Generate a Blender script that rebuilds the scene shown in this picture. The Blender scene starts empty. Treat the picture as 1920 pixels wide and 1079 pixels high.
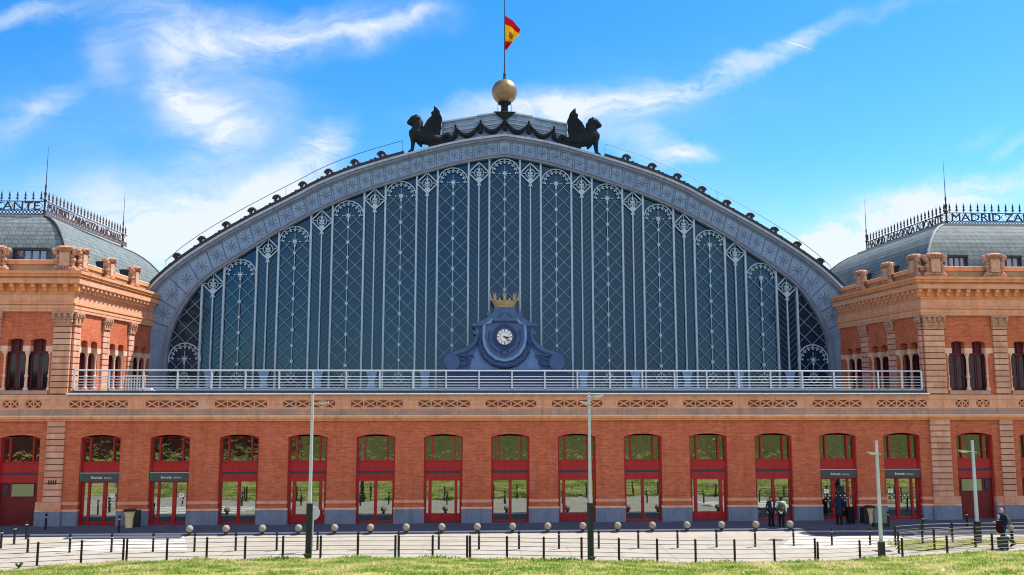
import bpy, bmesh, math, random
from mathutils import Vector, Matrix
R = math.radians
scene = bpy.context.scene
random.seed(7)

# ------------------------------------------------------------------ camera, light, exposure
cam_d = bpy.data.cameras.new('camera'); cam = bpy.data.objects.new('camera', cam_d)
scene.collection.objects.link(cam); scene.camera = cam
cam_d.sensor_width = 36; cam_d.lens = 36*1611.9/1920
cam_d.clip_end = 3000; cam_d.clip_start = .5
yaw, pitch = R(2.864), R(6.752)
cam.location = (22.639, -52.182, 7.904)
fwd = Vector((math.sin(yaw)*math.cos(pitch), math.cos(yaw)*math.cos(pitch), math.sin(pitch)))
cam.rotation_euler = fwd.to_track_quat('-Z', 'Y').to_euler()

SUN = Vector((.59, .31, 1.0)).normalized()
sun_d = bpy.data.lights.new('sun', 'SUN'); sun = bpy.data.objects.new('sun', sun_d)
scene.collection.objects.link(sun)
sun_d.energy = 3.4; sun_d.angle = R(.5); sun_d.color = (1, .93, .82)
sun.rotation_euler = SUN.to_track_quat('Z', 'Y').to_euler(); sun.location = (60, 40, 80)

vs = scene.view_settings
vs.view_transform = 'Standard'; vs.look = 'None'; vs.gamma = 1; vs.use_curve_mapping = False
vs.exposure = 1.3
scene.cycles.filter_width = 1.1
SKY_STRENGTH = .095

def N(nt, t, **kw):
    n = nt.nodes.new(t)
    for k, v in kw.items(): setattr(n, k, v)
    return n
def setin(n, **kw):
    for k, v in kw.items(): n.inputs[k.replace('_', ' ')].default_value = v

world = bpy.data.worlds.new('World'); scene.world = world; world.use_nodes = True
nt = world.node_tree; nt.nodes.clear(); L = nt.links.new
sky = N(nt, 'ShaderNodeTexSky'); sky.sky_type = 'NISHITA'; sky.sun_disc = False
sky.sun_elevation = math.asin(SUN.z); sky.sun_rotation = math.atan2(SUN.x, SUN.y)
sky.altitude = 650; sky.air_density = 1.0; sky.dust_density = .4; sky.ozone_density = 2.5
hsv = N(nt, 'ShaderNodeHueSaturation'); setin(hsv, Saturation=1.42, Value=1.0, Hue=.501)
L(sky.outputs[0], hsv.inputs['Color'])
# clouds: directions of the sky, flattened on a far plane (dx/dy, dz/dy); each cloud bank is an ellipse broken up by noise
tc = N(nt, 'ShaderNodeTexCoord'); sep = N(nt, 'ShaderNodeSeparateXYZ'); L(tc.outputs['Generated'], sep.inputs[0])
mx = N(nt, 'ShaderNodeMath', operation='MAXIMUM'); L(sep.outputs[1], mx.inputs[0]); mx.inputs[1].default_value = .08
dx = N(nt, 'ShaderNodeMath', operation='DIVIDE'); L(sep.outputs[0], dx.inputs[0]); L(mx.outputs[0], dx.inputs[1])
dz = N(nt, 'ShaderNodeMath', operation='DIVIDE'); L(sep.outputs[2], dz.inputs[0]); L(mx.outputs[0], dz.inputs[1])
cmb = N(nt, 'ShaderNodeCombineXYZ'); L(dx.outputs[0], cmb.inputs[0]); L(dz.outputs[0], cmb.inputs[1])
wn = N(nt, 'ShaderNodeTexNoise'); setin(wn, Scale=5.0, Detail=5.0, Roughness=.6); L(cmb.outputs[0], wn.inputs['Vector'])
wsub = N(nt, 'ShaderNodeVectorMath', operation='SUBTRACT'); L(wn.outputs['Color'], wsub.inputs[0]); wsub.inputs[1].default_value = (.5, .5, .5)
wsc = N(nt, 'ShaderNodeVectorMath', operation='SCALE'); L(wsub.outputs[0], wsc.inputs[0]); wsc.inputs['Scale'].default_value = .11
wad = N(nt, 'ShaderNodeVectorMath', operation='ADD'); L(cmb.outputs[0], wad.inputs[0]); L(wsc.outputs[0], wad.inputs[1])
def ellipse(src, cx, cy, rx, ry, ang, amp, soft=0.0):
    m = N(nt, 'ShaderNodeMapping', vector_type='TEXTURE')
    m.inputs['Location'].default_value = (cx, cy, 0); m.inputs['Rotation'].default_value = (0, 0, R(ang)); m.inputs['Scale'].default_value = (rx, ry, 1)
    L(src, m.inputs[0])
    l = N(nt, 'ShaderNodeVectorMath', operation='LENGTH'); L(m.outputs[0], l.inputs[0])
    r = N(nt, 'ShaderNodeMapRange', interpolation_type='SMOOTHSTEP'); L(l.outputs['Value'], r.inputs['Value'])
    r.inputs['From Min'].default_value = 1; r.inputs['From Max'].default_value = soft; r.inputs['To Min'].default_value = 0; r.inputs['To Max'].default_value = amp
    return r.outputs[0]
# (x px, y px, half length px, half width px, tilt degrees up to the right, amount) of every cloud bank in the 1920-wide frame
def px2sky(u, v):
    c = Vector(((u-960)/1611.9, -(v-539.5)/1611.9, -1)); d = cam.rotation_euler.to_matrix() @ c
    return d.x/d.y, d.z/d.y
BANKS = [(300,45,190,85,-20,.75),(318,140,110,58,-72,.75),(352,205,100,72,-60,.95),(408,245,110,75,-48,.95),(390,310,120,70,60,.6),(480,200,160,90,-30,.3),(560,70,330,66,8,.95),(720,55,160,26,14,.9),(450,50,200,60,0,.7),
 (605,275,95,60,65,1.0),(570,345,130,65,55,.95),(330,420,340,90,8,1.0),(150,400,260,90,0,.55),(470,370,200,50,42,.8),(50,15,160,30,12,.9),(40,240,150,50,30,.45),(215,110,110,40,-60,.5),
 (1110,195,230,50,8,1.3),(1010,190,110,42,0,.9),(1320,145,200,36,23,1.1),(1450,85,190,30,24,.9),(1690,20,240,26,12,.4),(1270,300,90,30,8,1.2),(1190,265,120,42,-25,.7),(900,205,130,40,0,.6),
 (1700,410,240,55,12,1.7),(1560,450,190,55,14,1.6),(1880,360,160,36,6,1.2),(1640,480,330,60,0,1.1),(1900,285,70,24,20,.8),(1830,265,70,20,15,.5),(1700,440,420,110,5,.4),(820,210,120,36,10,.45),(420,460,440,120,0,.5),
 (300,250,420,220,0,.16),(1250,200,420,160,10,.12),(100,210,140,40,35,.4)]
acc = None
for (u, v, rx, ry, an, am) in BANKS:
    X, Y = px2sky(u, v); k = 1/1611.9*1.15
    o = ellipse(wad.outputs[0], X, Y, rx*k, ry*k, an, am)
    if acc is None: acc = o
    else:
        a = N(nt, 'ShaderNodeMath', operation='ADD'); L(acc, a.inputs[0]); L(o, a.inputs[1]); acc = a.outputs[0]
mp = N(nt, 'ShaderNodeMapping'); mp.inputs['Rotation'].default_value = (0, 0, R(-22)); mp.inputs['Scale'].default_value = (4.2, 13.0, 1); L(wad.outputs[0], mp.inputs[0])
cn = N(nt, 'ShaderNodeTexNoise'); setin(cn, Scale=1.5, Detail=10.0, Roughness=.68, Distortion=.9); L(mp.outputs[0], cn.inputs['Vector'])
cr = N(nt, 'ShaderNodeMapRange'); L(cn.outputs[0], cr.inputs['Value']); cr.inputs['From Min'].default_value = .32; cr.inputs['From Max'].default_value = .74; cr.inputs['To Min'].default_value=.06; cr.inputs['To Max'].default_value=1.22
ml = N(nt, 'ShaderNodeMath', operation='MULTIPLY'); L(acc, ml.inputs[0]); L(cr.outputs[0], ml.inputs[1])
for (u, v, rx, ry, an, am) in ((350,480,520,230,0,.55),(1700,500,480,190,5,.55),(420,210,260,200,-60,.20),(1080,210,320,90,5,.22),(950,420,1500,170,0,.15),(480,60,420,90,0,.15)):
    X, Y = px2sky(u, v); o = ellipse(wad.outputs[0], X, Y, rx/1611.9, ry/1611.9, an, am)
    a = N(nt, 'ShaderNodeMath', operation='ADD'); L(ml.outputs[0], a.inputs[0]); L(o, a.inputs[1]); ml = a
X, Y = px2sky(1497, 85)
trail = ellipse(cmb.outputs[0], X, Y, 46/1611.9, 2.2/1611.9, -17, .8)
ad = N(nt, 'ShaderNodeMath', operation='ADD', use_clamp=True); L(ml.outputs[0], ad.inputs[0]); L(trail, ad.inputs[1]); ad.use_clamp = False
pw = N(nt, 'ShaderNodeMapRange'); L(ad.outputs[0], pw.inputs['Value']); pw.inputs['From Max'].default_value = 1.25; pw.inputs['To Max'].default_value = .95
mix = N(nt, 'ShaderNodeMix', data_type='RGBA'); L(pw.outputs[0], mix.inputs['Factor']); L(hsv.outputs[0], mix.inputs['A'])
CLOUD = (3.8, 4.1, 4.4, 1)
mix.inputs['B'].default_value = CLOUD
bk = N(nt, 'ShaderNodeMapRange', interpolation_type='SMOOTHSTEP'); L(sep.outputs[1], bk.inputs['Value']); bk.inputs['From Min'].default_value = .0; bk.inputs['From Max'].default_value = -.35  # bright cloud bank behind the camera, unseen, added as neutral fill light
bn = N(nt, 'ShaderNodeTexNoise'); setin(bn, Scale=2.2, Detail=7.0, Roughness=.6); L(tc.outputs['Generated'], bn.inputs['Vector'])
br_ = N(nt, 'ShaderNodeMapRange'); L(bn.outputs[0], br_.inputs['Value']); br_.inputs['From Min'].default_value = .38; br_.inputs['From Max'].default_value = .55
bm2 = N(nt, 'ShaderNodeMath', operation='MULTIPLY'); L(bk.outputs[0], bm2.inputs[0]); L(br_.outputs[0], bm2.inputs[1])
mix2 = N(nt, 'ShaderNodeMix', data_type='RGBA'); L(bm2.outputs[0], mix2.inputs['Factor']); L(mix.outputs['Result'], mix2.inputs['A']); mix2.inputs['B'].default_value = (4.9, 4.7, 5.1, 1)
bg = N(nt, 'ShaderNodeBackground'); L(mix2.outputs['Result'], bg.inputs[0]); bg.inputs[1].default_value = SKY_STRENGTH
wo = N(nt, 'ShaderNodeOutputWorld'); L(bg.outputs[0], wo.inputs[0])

# ------------------------------------------------------------------ materials
MATS = {}
def mat(name, col, rough=.75, spec=.3, metal=0, var=0.0, vscale=3.0, vcol=None, bump=0.0, bscale=20.0, streak=(1,1,1), brick=None, noise2=None, grime=0.0):
    m = bpy.data.materials.new(name); m.use_nodes = True; t = m.node_tree; b = t.nodes['Principled BSDF']
    LL = t.links.new
    b.inputs['Roughness'].default_value = rough; b.inputs['Specular IOR Level'].default_value = spec; b.inputs['Metallic'].default_value = metal
    c4 = tuple(col)+(1,); b.inputs['Base Color'].default_value = c4
    out = None
    tcn = N(t, 'ShaderNodeTexCoord'); mpn = N(t, 'ShaderNodeMapping'); LL(tcn.outputs['Object'], mpn.inputs[0]); mpn.inputs['Scale'].default_value = streak
    if brick:
        bw, bh, ms, c2, mc = brick
        s = N(t, 'ShaderNodeSeparateXYZ'); LL(tcn.outputs['Object'], s.inputs[0])
        ax = N(t, 'ShaderNodeMath', operation='ADD'); LL(s.outputs[0], ax.inputs[0]); LL(s.outputs[1], ax.inputs[1])
        cb = N(t, 'ShaderNodeCombineXYZ'); LL(ax.outputs[0], cb.inputs[0]); LL(s.outputs[2], cb.inputs[1])
        bt = N(t, 'ShaderNodeTexBrick'); LL(cb.outputs[0], bt.inputs['Vector'])
        bt.inputs['Color1'].default_value = c4; bt.inputs['Color2'].default_value = tuple(c2)+(1,); bt.inputs['Mortar'].default_value = tuple(mc)+(1,)
        setin(bt, Scale=1.0); bt.inputs['Mortar Size'].default_value = ms; bt.inputs['Brick Width'].default_value = bw; bt.inputs['Row Height'].default_value = bh
        bt.inputs['Bias'].default_value = -.1
        out = bt.outputs['Color']
    if var:
        n1 = N(t, 'ShaderNodeTexNoise'); setin(n1, Scale=vscale, Detail=6.0, Roughness=.65); LL(mpn.outputs[0], n1.inputs['Vector'])
        rr = N(t, 'ShaderNodeMapRange'); LL(n1.outputs[0], rr.inputs['Value']); rr.inputs['From Min'].default_value = .3; rr.inputs['From Max'].default_value = .7
        rr.inputs['To Min'].default_value = 0; rr.inputs['To Max'].default_value = 1
        mm = N(t, 'ShaderNodeMix', data_type='RGBA'); LL(rr.outputs[0], mm.inputs['Factor'])
        if out is not None: LL(out, mm.inputs['A'])
        else: mm.inputs['A'].default_value = c4
        if vcol is None:
            h = N(t, 'ShaderNodeMix', data_type='RGBA', blend_type='MULTIPLY'); h.inputs['Factor'].default_value = 1
            if out is not None: LL(out, h.inputs['A'])
            else: h.inputs['A'].default_value = c4
            h.inputs['B'].default_value = (1-var, 1-var, 1-var, 1); LL(h.outputs['Result'], mm.inputs['B'])
        else: mm.inputs['B'].default_value = tuple(vcol)+(1,)
        out = mm.outputs['Result']
    if noise2:
        sc2, amt, lo, hi, c2 = noise2
        n2 = N(t, 'ShaderNodeTexNoise'); setin(n2, Scale=sc2, Detail=3.0, Roughness=.5); LL(tcn.outputs['Object'], n2.inputs['Vector'])
        r2 = N(t, 'ShaderNodeMapRange'); LL(n2.outputs[0], r2.inputs['Value']); r2.inputs['From Min'].default_value = lo; r2.inputs['From Max'].default_value = hi; r2.inputs['To Max'].default_value = amt
        m2 = N(t, 'ShaderNodeMix', data_type='RGBA'); LL(r2.outputs[0], m2.inputs['Factor']); m2.inputs['B'].default_value = tuple(c2)+(1,)
        if out is not None: LL(out, m2.inputs['A'])
        else: m2.inputs['A'].default_value = c4
        out = m2.outputs['Result']
    if grime:
        mg = N(t, 'ShaderNodeMapping'); LL(tcn.outputs['Object'], mg.inputs[0]); mg.inputs['Scale'].default_value = (2.2, 2.2, .22)
        ng = N(t, 'ShaderNodeTexNoise'); setin(ng, Scale=1.3, Detail=6.0, Roughness=.7); LL(mg.outputs[0], ng.inputs['Vector'])
        rg = N(t, 'ShaderNodeMapRange'); LL(ng.outputs[0], rg.inputs['Value']); rg.inputs['From Min'].default_value = .50; rg.inputs['From Max'].default_value = .78; rg.inputs['To Max'].default_value = grime
        mgx = N(t, 'ShaderNodeMix', data_type='RGBA', blend_type='MULTIPLY'); LL(rg.outputs[0], mgx.inputs['Factor']); mgx.inputs['B'].default_value = (.38,.36,.38,1)
        if out is not None: LL(out, mgx.inputs['A'])
        else: mgx.inputs['A'].default_value = c4
        out = mgx.outputs['Result']
    if out is not None: LL(out, b.inputs['Base Color'])
    if bump:
        nb = N(t, 'ShaderNodeTexNoise'); setin(nb, Scale=bscale, Detail=4.0); LL(tcn.outputs['Object'], nb.inputs['Vector'])
        bp = N(t, 'ShaderNodeBump'); bp.inputs['Strength'].default_value = bump; bp.inputs['Distance'].default_value = .02
        LL(nb.outputs[0], bp.inputs['Height']); LL(bp.outputs[0], b.inputs['Normal'])
    MATS[name] = m; return m
def glassmat(name, col, refl, rough=.03, wav=.0, tint=(1,1,1), wscale=.6):
    m = bpy.data.materials.new(name); m.use_nodes = True; t = m.node_tree; t.nodes.clear(); LL = t.links.new
    d = N(t, 'ShaderNodeBsdfDiffuse'); d.inputs[0].default_value = tuple(col)+(1,)
    g = N(t, 'ShaderNodeBsdfGlossy'); g.inputs['Roughness'].default_value = rough; g.inputs[0].default_value = tuple(tint)+(1,)
    x = N(t, 'ShaderNodeMixShader'); x.inputs[0].default_value = refl
    LL(d.outputs[0], x.inputs[1]); LL(g.outputs[0], x.inputs[2])
    tcn = N(t, 'ShaderNodeNewGeometry')
    n = N(t, 'ShaderNodeTexNoise'); setin(n, Scale=wscale, Detail=2.0); LL(tcn.outputs['Position'], n.inputs['Vector'])
    if wav:
        bp = N(t, 'ShaderNodeBump'); bp.inputs['Strength'].default_value = wav; bp.inputs['Distance'].default_value = .05
        LL(n.outputs[0], bp.inputs['Height']); LL(bp.outputs[0], g.inputs['Normal'])
    mm = N(t, 'ShaderNodeMix', data_type='RGBA'); LL(n.outputs[0], mm.inputs['Factor'])
    mm.inputs['A'].default_value = tuple(c*.6 for c in col)+(1,); mm.inputs['B'].default_value = tuple(c*1.5 for c in col)+(1,)
    LL(mm.outputs['Result'], d.inputs[0])
    o = N(t, 'ShaderNodeOutputMaterial'); LL(x.outputs[0], o.inputs[0]); MATS[name] = m; return m

mat('brick', (.50,.115,.048), .85, .15, var=.30, vscale=1.6, streak=(1,1,3.5), brick=(.27,.085,.010,(.66,.185,.090),(.54,.20,.13)), noise2=(.5,.45,.48,.70,(.38,.085,.045)), bump=.3, bscale=30, grime=0.55)
mat('stone', (.74,.37,.235), .8, .2, var=.28, vscale=1.5, brick=(.62,.5,.008,(.78,.37,.22),(.50,.20,.12)), noise2=(.8,.5,.54,.74,(.50,.43,.33)), bump=.35, bscale=14, grime=0.40)
mat('block_stone', (.60,.30,.20), .8, .2, var=.25, vscale=2.2, brick=(3.1,.361,.001,(.76,.43,.30),(.66,.35,.24)), noise2=(1.1,.45,.5,.7,(.50,.36,.30)), bump=.35, bscale=14, grime=0.60)
mat('orange_stone', (.80,.33,.13), .8, .2, var=.35, vscale=2.0, vcol=(.62,.26,.13), noise2=(.9,.35,.5,.75,(.50,.38,.26)), bump=.35, bscale=14, grime=0.70)
mat('carved_stone', (.58,.33,.22), .8, .2, var=.6, vscale=5.0, vcol=(.30,.16,.12), bump=.6, bscale=9, grime=0.60)
mat('worn_stone', (.36,.27,.19), .9, .1, var=.5, vscale=1.2, vcol=(.22,.20,.12), noise2=(3.0,.5,.5,.7,(.5,.3,.2)), bump=.4, bscale=10, grime=0.50)
mat('grey_stone', (.50,.31,.23), .85, .2, var=.5, vscale=1.0, vcol=(.27,.21,.20), brick=(2.0,.3,.012,(.56,.34,.24),(.2,.12,.1)), bump=.3, grime=0.60)
mat('joint_stone', (.13,.06,.045), .9, .1)
mat('pale_stone', (.80,.52,.38), .8, .2, var=.25, vscale=3.0, bump=.3, grime=0.50)
mat('granite', (.20,.25,.33), .8, .25, var=.4, vscale=1.6, vcol=(.13,.18,.27), noise2=(12,.4,.45,.7,(.28,.33,.40)), bump=.4, bscale=25, grime=0.60)
mat('red_paint', (.40,.009,.014), .45, .4, var=.25, vscale=2.0, grime=0.50)
mat('dark_red_paint', (.16,.012,.016), .5, .35, var=.35, vscale=1.5, grime=0.50)
mat('maroon_wood', (.10,.010,.020), .5, .35, var=.3, vscale=2.0)
mat('dark', (.012,.012,.016), .6, .3)
mat('curtain', (.10,.13,.14), .9, .1, var=.5, vscale=5)
glassmat('door_glass', (.012,.016,.013), .36, .02, .10, (.9,1,.95), .8)
glassmat('upper_glass', (.012,.012,.008), .25, .03, .35, (.95,.95,.85), 2.2)
glassmat('arch_glass', (.005,.022,.048), .065, .09, .9, (.34,.68,1), .20)
glassmat('window_glass', (.014,.010,.016), .03, .05)
mat('zinc', (.21,.33,.50), .6, .4, var=.45, vscale=.9, vcol=(.14,.24,.39), noise2=(4,.4,.45,.7,(.30,.43,.58)), bump=.3, grime=0.60)
mat('pale_zinc', (.36,.46,.58), .55, .4, var=.3, vscale=1.5, vcol=(.30,.36,.44), grime=0.60)
mat('rim_metal', (.19,.24,.33), .55, .4, var=.4, vscale=1.4, vcol=(.13,.17,.26), grime=0.60)
mat('mullion_metal', (.38,.53,.66), .5, .4, var=.2, vscale=2.0)
mat('lattice_metal', (.22,.32,.37), .55, .4, var=.2, vscale=2.0)
mat('chevron_metal', (.14,.21,.27), .6, .3, var=.3, vscale=2.0)
mat('groove', (.07,.11,.18), .7, .3)
mat('monument', (.08,.15,.29), .6, .35, var=.5, vscale=1.8, vcol=(.045,.10,.24), bump=.5, bscale=6, grime=0.60)
mat('monument_panel', (.16,.28,.50), .7, .3, var=.5, vscale=3.0, vcol=(.10,.20,.40), bump=.5, bscale=8)
mat('monument_light', (.20,.38,.62), .6, .35, var=.3, vscale=2.0)
mat('monument_dark', (.045,.095,.24), .65, .3, var=.4, vscale=3)
mat('plinth_blue', (.03,.08,.21), .55, .35, var=.3, vscale=1.0)
mat('gold', (.46,.37,.22), .5, .4, var=.4, vscale=3, vcol=(.30,.23,.13), bump=.3)
mat('bronze', (.007,.012,.018), .75, .18, var=.4, vscale=4, vcol=(.012,.019,.022), bump=.4, bscale=8)
mat('globe_metal', (.38,.25,.115), .40, .5, metal=.6, var=.7, vscale=1.4, vcol=(.15,.115,.085), bump=.2, bscale=4)
mat('white_paint', (.85,.86,.86), .5, .3)
mat('black_paint', (.01,.01,.012), .5, .3)
mat('slate', (.17,.22,.225), .8, .15, var=.35, vscale=1.2, brick=(.42,.30,.030,(.205,.245,.25),(.11,.135,.145)), bump=.1, grime=0.50)
mat('lead', (.34,.37,.38), .75, .2, var=.3, vscale=2)
mat('dark_iron', (.020,.020,.026), .55, .4)
mat('rust_iron', (.15,.085,.08), .6, .4, var=.3, vscale=4)
mat('sign_grey', (.055,.07,.075), .5, .3)
mat('sign_green', (.01,.14,.07), .5, .3)
mat('rail_metal', (.50,.57,.64), .4, .5)
mat('ledge_white', (.85,.86,.84), .5, .3, grime=0.50)
mat('kerb_steel', (.03,.045,.07), .6, .3)
mat('terrace', (.25,.24,.23), .9, .1, var=.3)
mat('pole_metal', (.50,.58,.60), .45, .5, var=.15, vscale=2)
mat('pole_dark', (.018,.026,.024), .6, .3)
mat('fence_black', (.012,.012,.013), .5, .3)
mat('fence_wire', (.05,.055,.065), .5, .4)
mat('ball_stone', (.30,.27,.23), .85, .2, var=.35, vscale=8, vcol=(.28,.23,.19), bump=.4)
mat('bin_cream', (.70,.60,.32), .5, .3)
mat('pavement', (.375,.35,.305), .9, .1, var=.2, vscale=1.6, noise2=(.45,.5,.48,.68,(.28,.26,.225)), bump=.3, brick=None)
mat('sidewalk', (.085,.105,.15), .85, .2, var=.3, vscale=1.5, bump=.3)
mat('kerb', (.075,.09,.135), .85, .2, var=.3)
mat('zebra_paint', (.80,.79,.77), .7, .2, var=.15, vscale=3, vcol=(.62,.58,.53))
mat('joint', (.25,.21,.16), .9, .1)
mat('grass_soil', (.21,.26,.045), .95, .05, var=.5, vscale=.9, vcol=(.42,.35,.15), noise2=(3,.5,.4,.65,(.13,.19,.03)))
mat('hill_grass', (.07,.12,.022), .95, .05, var=.8, vscale=.9, vcol=(.26,.22,.09), noise2=(.8,.85,.40,.60,(.014,.034,.009)))
mat('roof_zinc', (.28,.31,.34), .6, .4, var=.3)
mat('skin', (.48,.26,.18), .6, .3)
mat('hair_black', (.012,.010,.010), .7, .3)
mat('hair_brown', (.05,.025,.015), .7, .3)
mat('cloth_black', (.012,.012,.016), .85, .1, var=.3, vscale=9)
mat('cloth_navy', (.018,.030,.060), .85, .1, var=.4, vscale=8)
mat('cloth_jeans', (.035,.055,.11), .85, .1, var=.4, vscale=9)
mat('cloth_white', (.70,.71,.74), .8, .1)
mat('cloth_camo', (.10,.115,.07), .85, .1, var=.8, vscale=9, vcol=(.035,.04,.03))
mat('cloth_maroon', (.032,.009,.011), .85, .1, var=.3, vscale=8)
mat('bag_khaki', (.30,.32,.24), .8, .2, var=.3, vscale=8)
mat('case_green', (.02,.032,.032), .5, .4)
mat('grey_green', (.17,.22,.20), .6, .3, var=.2)
mat('plant', (.05,.09,.02), .8, .1)
mat('paper', (.88,.90,.92), .7, .2)
mat('flag_red', (.55,.008,.02), .8, .1); mat('flag_yellow', (.85,.50,.01), .8, .1); mat('emblem_brown', (.30,.13,.05), .8, .1)
mat('street_brick', (.13,.035,.03), .9, .1, var=.3, vscale=1)

# ------------------------------------------------------------------ mesh builder
class MB:
    def __init__(s): s.v = []; s.f = []; s.mi = []; s.M = None; s.m = 0
    def add(s, vs_, fs):
        o = len(s.v)
        if s.M is not None: vs_ = [tuple(s.M @ Vector(p)) for p in vs_]
        s.v.extend(vs_); s.f.extend([tuple(i+o for i in f) for f in fs]); s.mi.extend([s.m]*len(fs))
        return s
    def box(s, x0, x1, y0, y1, z0, z1):
        return s.add([(x0,y0,z0),(x1,y0,z0),(x1,y1,z0),(x0,y1,z0),(x0,y0,z1),(x1,y0,z1),(x1,y1,z1),(x0,y1,z1)],
                     [(0,3,2,1),(4,5,6,7),(0,1,5,4),(1,2,6,5),(2,3,7,6),(3,0,4,7)])
    def bar(s, p, q, w, d, up=(0,1,0)):
        p = Vector(p); q = Vector(q); a = (q-p)
        if a.length < 1e-6: return s
        a.normalize(); u = Vector(up); n = a.cross(u)
        if n.length < 1e-4: u = Vector((1,0,0)); n = a.cross(u)
        n.normalize(); m = n.cross(a).normalized()
        n = n*(w/2); m = m*(d/2)
        return s.add([tuple(x) for x in (p-n-m, p+n-m, p+n+m, p-n+m, q-n-m, q+n-m, q+n+m, q-n+m)],
                     [(0,3,2,1),(4,5,6,7),(0,1,5,4),(1,2,6,5),(2,3,7,6),(3,0,4,7)])
    def tube(s, pts, r, n=6, caps=True, round_=False):
        pts = [Vector(p) for p in pts]; k = len(pts)
        if not isinstance(r, (list, tuple)): r = [r]*k
        r = list(r)
        if round_:
            d0 = (pts[0]-pts[1]).normalized(); d1 = (pts[-1]-pts[-2]).normalized()
            a, b, ra, rb = pts[0], pts[-1], r[0], r[-1]
            pts = [a+d0*ra*.95, a+d0*ra*.7] + pts + [b+d1*rb*.7, b+d1*rb*.95]
            r = [ra*.3, ra*.72] + r + [rb*.72, rb*.3]; k = len(pts)
        rings = []; ref = None
        for i in range(k):
            if i == 0: t = pts[1]-pts[0]
            elif i == k-1: t = pts[-1]-pts[-2]
            else: t = (pts[i+1]-pts[i]).normalized()+(pts[i]-pts[i-1]).normalized()
            t.normalize()
            if ref is None:
                ref = Vector((0,0,1)) if abs(t.z) < .9 else Vector((1,0,0))
            u = (ref-t*ref.dot(t)).normalized(); ref = u; w = t.cross(u)
            rings.append([tuple(pts[i]+(u*math.cos(2*math.pi*j/n)+w*math.sin(2*math.pi*j/n))*r[i]) for j in range(n)])
        v = [p for rg in rings for p in rg]; f = []
        for i in range(k-1):
            for j in range(n):
                f.append((i*n+j, i*n+(j+1) % n, (i+1)*n+(j+1) % n, (i+1)*n+j))
        if caps: f.append(tuple(range(n-1, -1, -1))); f.append(tuple((k-1)*n+j for j in range(n)))
        return s.add(v, f)
    def lathe(s, c, prof, n=16):
        v = []; f = []
        for (r, z) in prof:
            for j in range(n): a = 2*math.pi*j/n; v.append((c[0]+r*math.cos(a), c[1]+r*math.sin(a), c[2]+z))
        for i in range(len(prof)-1):
            for j in range(n): f.append((i*n+j, i*n+(j+1) % n, (i+1)*n+(j+1) % n, (i+1)*n+j))
        f.append(tuple(range(n-1, -1, -1))); f.append(tuple((len(prof)-1)*n+j for j in range(n)))
        return s.add(v, f)
    def ball(s, c, r, n=12, sc=(1,1,1)):
        v = []; f = []; m = n//2
        v.append((c[0], c[1], c[2]+r*sc[2]))
        for i in range(1, m):
            th = math.pi*i/m
            for j in range(n):
                a = 2*math.pi*j/n
                v.append((c[0]+r*sc[0]*math.sin(th)*math.cos(a), c[1]+r*sc[1]*math.sin(th)*math.sin(a), c[2]+r*sc[2]*math.cos(th)))
        v.append((c[0], c[1], c[2]-r*sc[2])); e = len(v)-1
        for j in range(n):
            f.append((0, 1+j, 1+(j+1) % n)); f.append((e, 1+(m-2)*n+(j+1) % n, 1+(m-2)*n+j))
        for i in range(m-2):
            for j in range(n): f.append((1+i*n+j, 1+(i+1)*n+j, 1+(i+1)*n+(j+1) % n, 1+i*n+(j+1) % n))
        return s.add(v, f)
    def prism(s, poly, y0, y1, inset=0):       # polygon in X-Z, extruded along Y (front face y0), bevelled front if inset
        n = len(poly); v = [(x, y0, z) for x, z in poly]+[(x, y1, z) for x, z in poly]
        f = [tuple(range(n)), tuple(range(2*n-1, n-1, -1))]+[(i, n+i, n+(i+1) % n, (i+1) % n) for i in range(n)]
        return s.add(v, f)
    def disc(s, x, z, r, y0, y1, n=20):
        return s.prism([(x+r*math.cos(2*math.pi*i/n), z+r*math.sin(2*math.pi*i/n)) for i in range(n)], y0, y1)
    def archfill(s, x0, x1, zs, rise, zt, y0, y1, n=8):   # wall piece above an opening with a curved underside
        for i in range(n):
            a, b = i/n, (i+1)/n
            za = zs+rise*(1-(2*a-1)**2); zb = zs+rise*(1-(2*b-1)**2); xa = x0+(x1-x0)*a; xb = x0+(x1-x0)*b
            s.add([(xa,y0,za),(xb,y0,zb),(xb,y1,zb),(xa,y1,za),(xa,y0,zt),(xb,y0,zt),(xb,y1,zt),(xa,y1,zt)],
                  [(0,1,2,3),(4,7,6,5),(0,4,5,1),(3,2,6,7)]+([(0,3,7,4)] if i == 0 else [])+([(1,5,6,2)] if i == n-1 else []))
        return s
    def mesh(s, name, recalc=True, smooth=False, merge=False):
        me = bpy.data.meshes.new(name); me.from_pydata(s.v, [], s.f)
        if any(s.mi): me.polygons.foreach_set('material_index', s.mi)
        if recalc:
            b = bmesh.new(); b.from_mesh(me)
            if merge: bmesh.ops.remove_doubles(b, verts=b.verts, dist=1e-4)
            bmesh.ops.recalc_face_normals(b, faces=b.faces); b.to_mesh(me); b.free()
        if smooth: me.polygons.foreach_set('use_smooth', [True]*len(me.polygons))
        me.update(); return me

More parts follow.
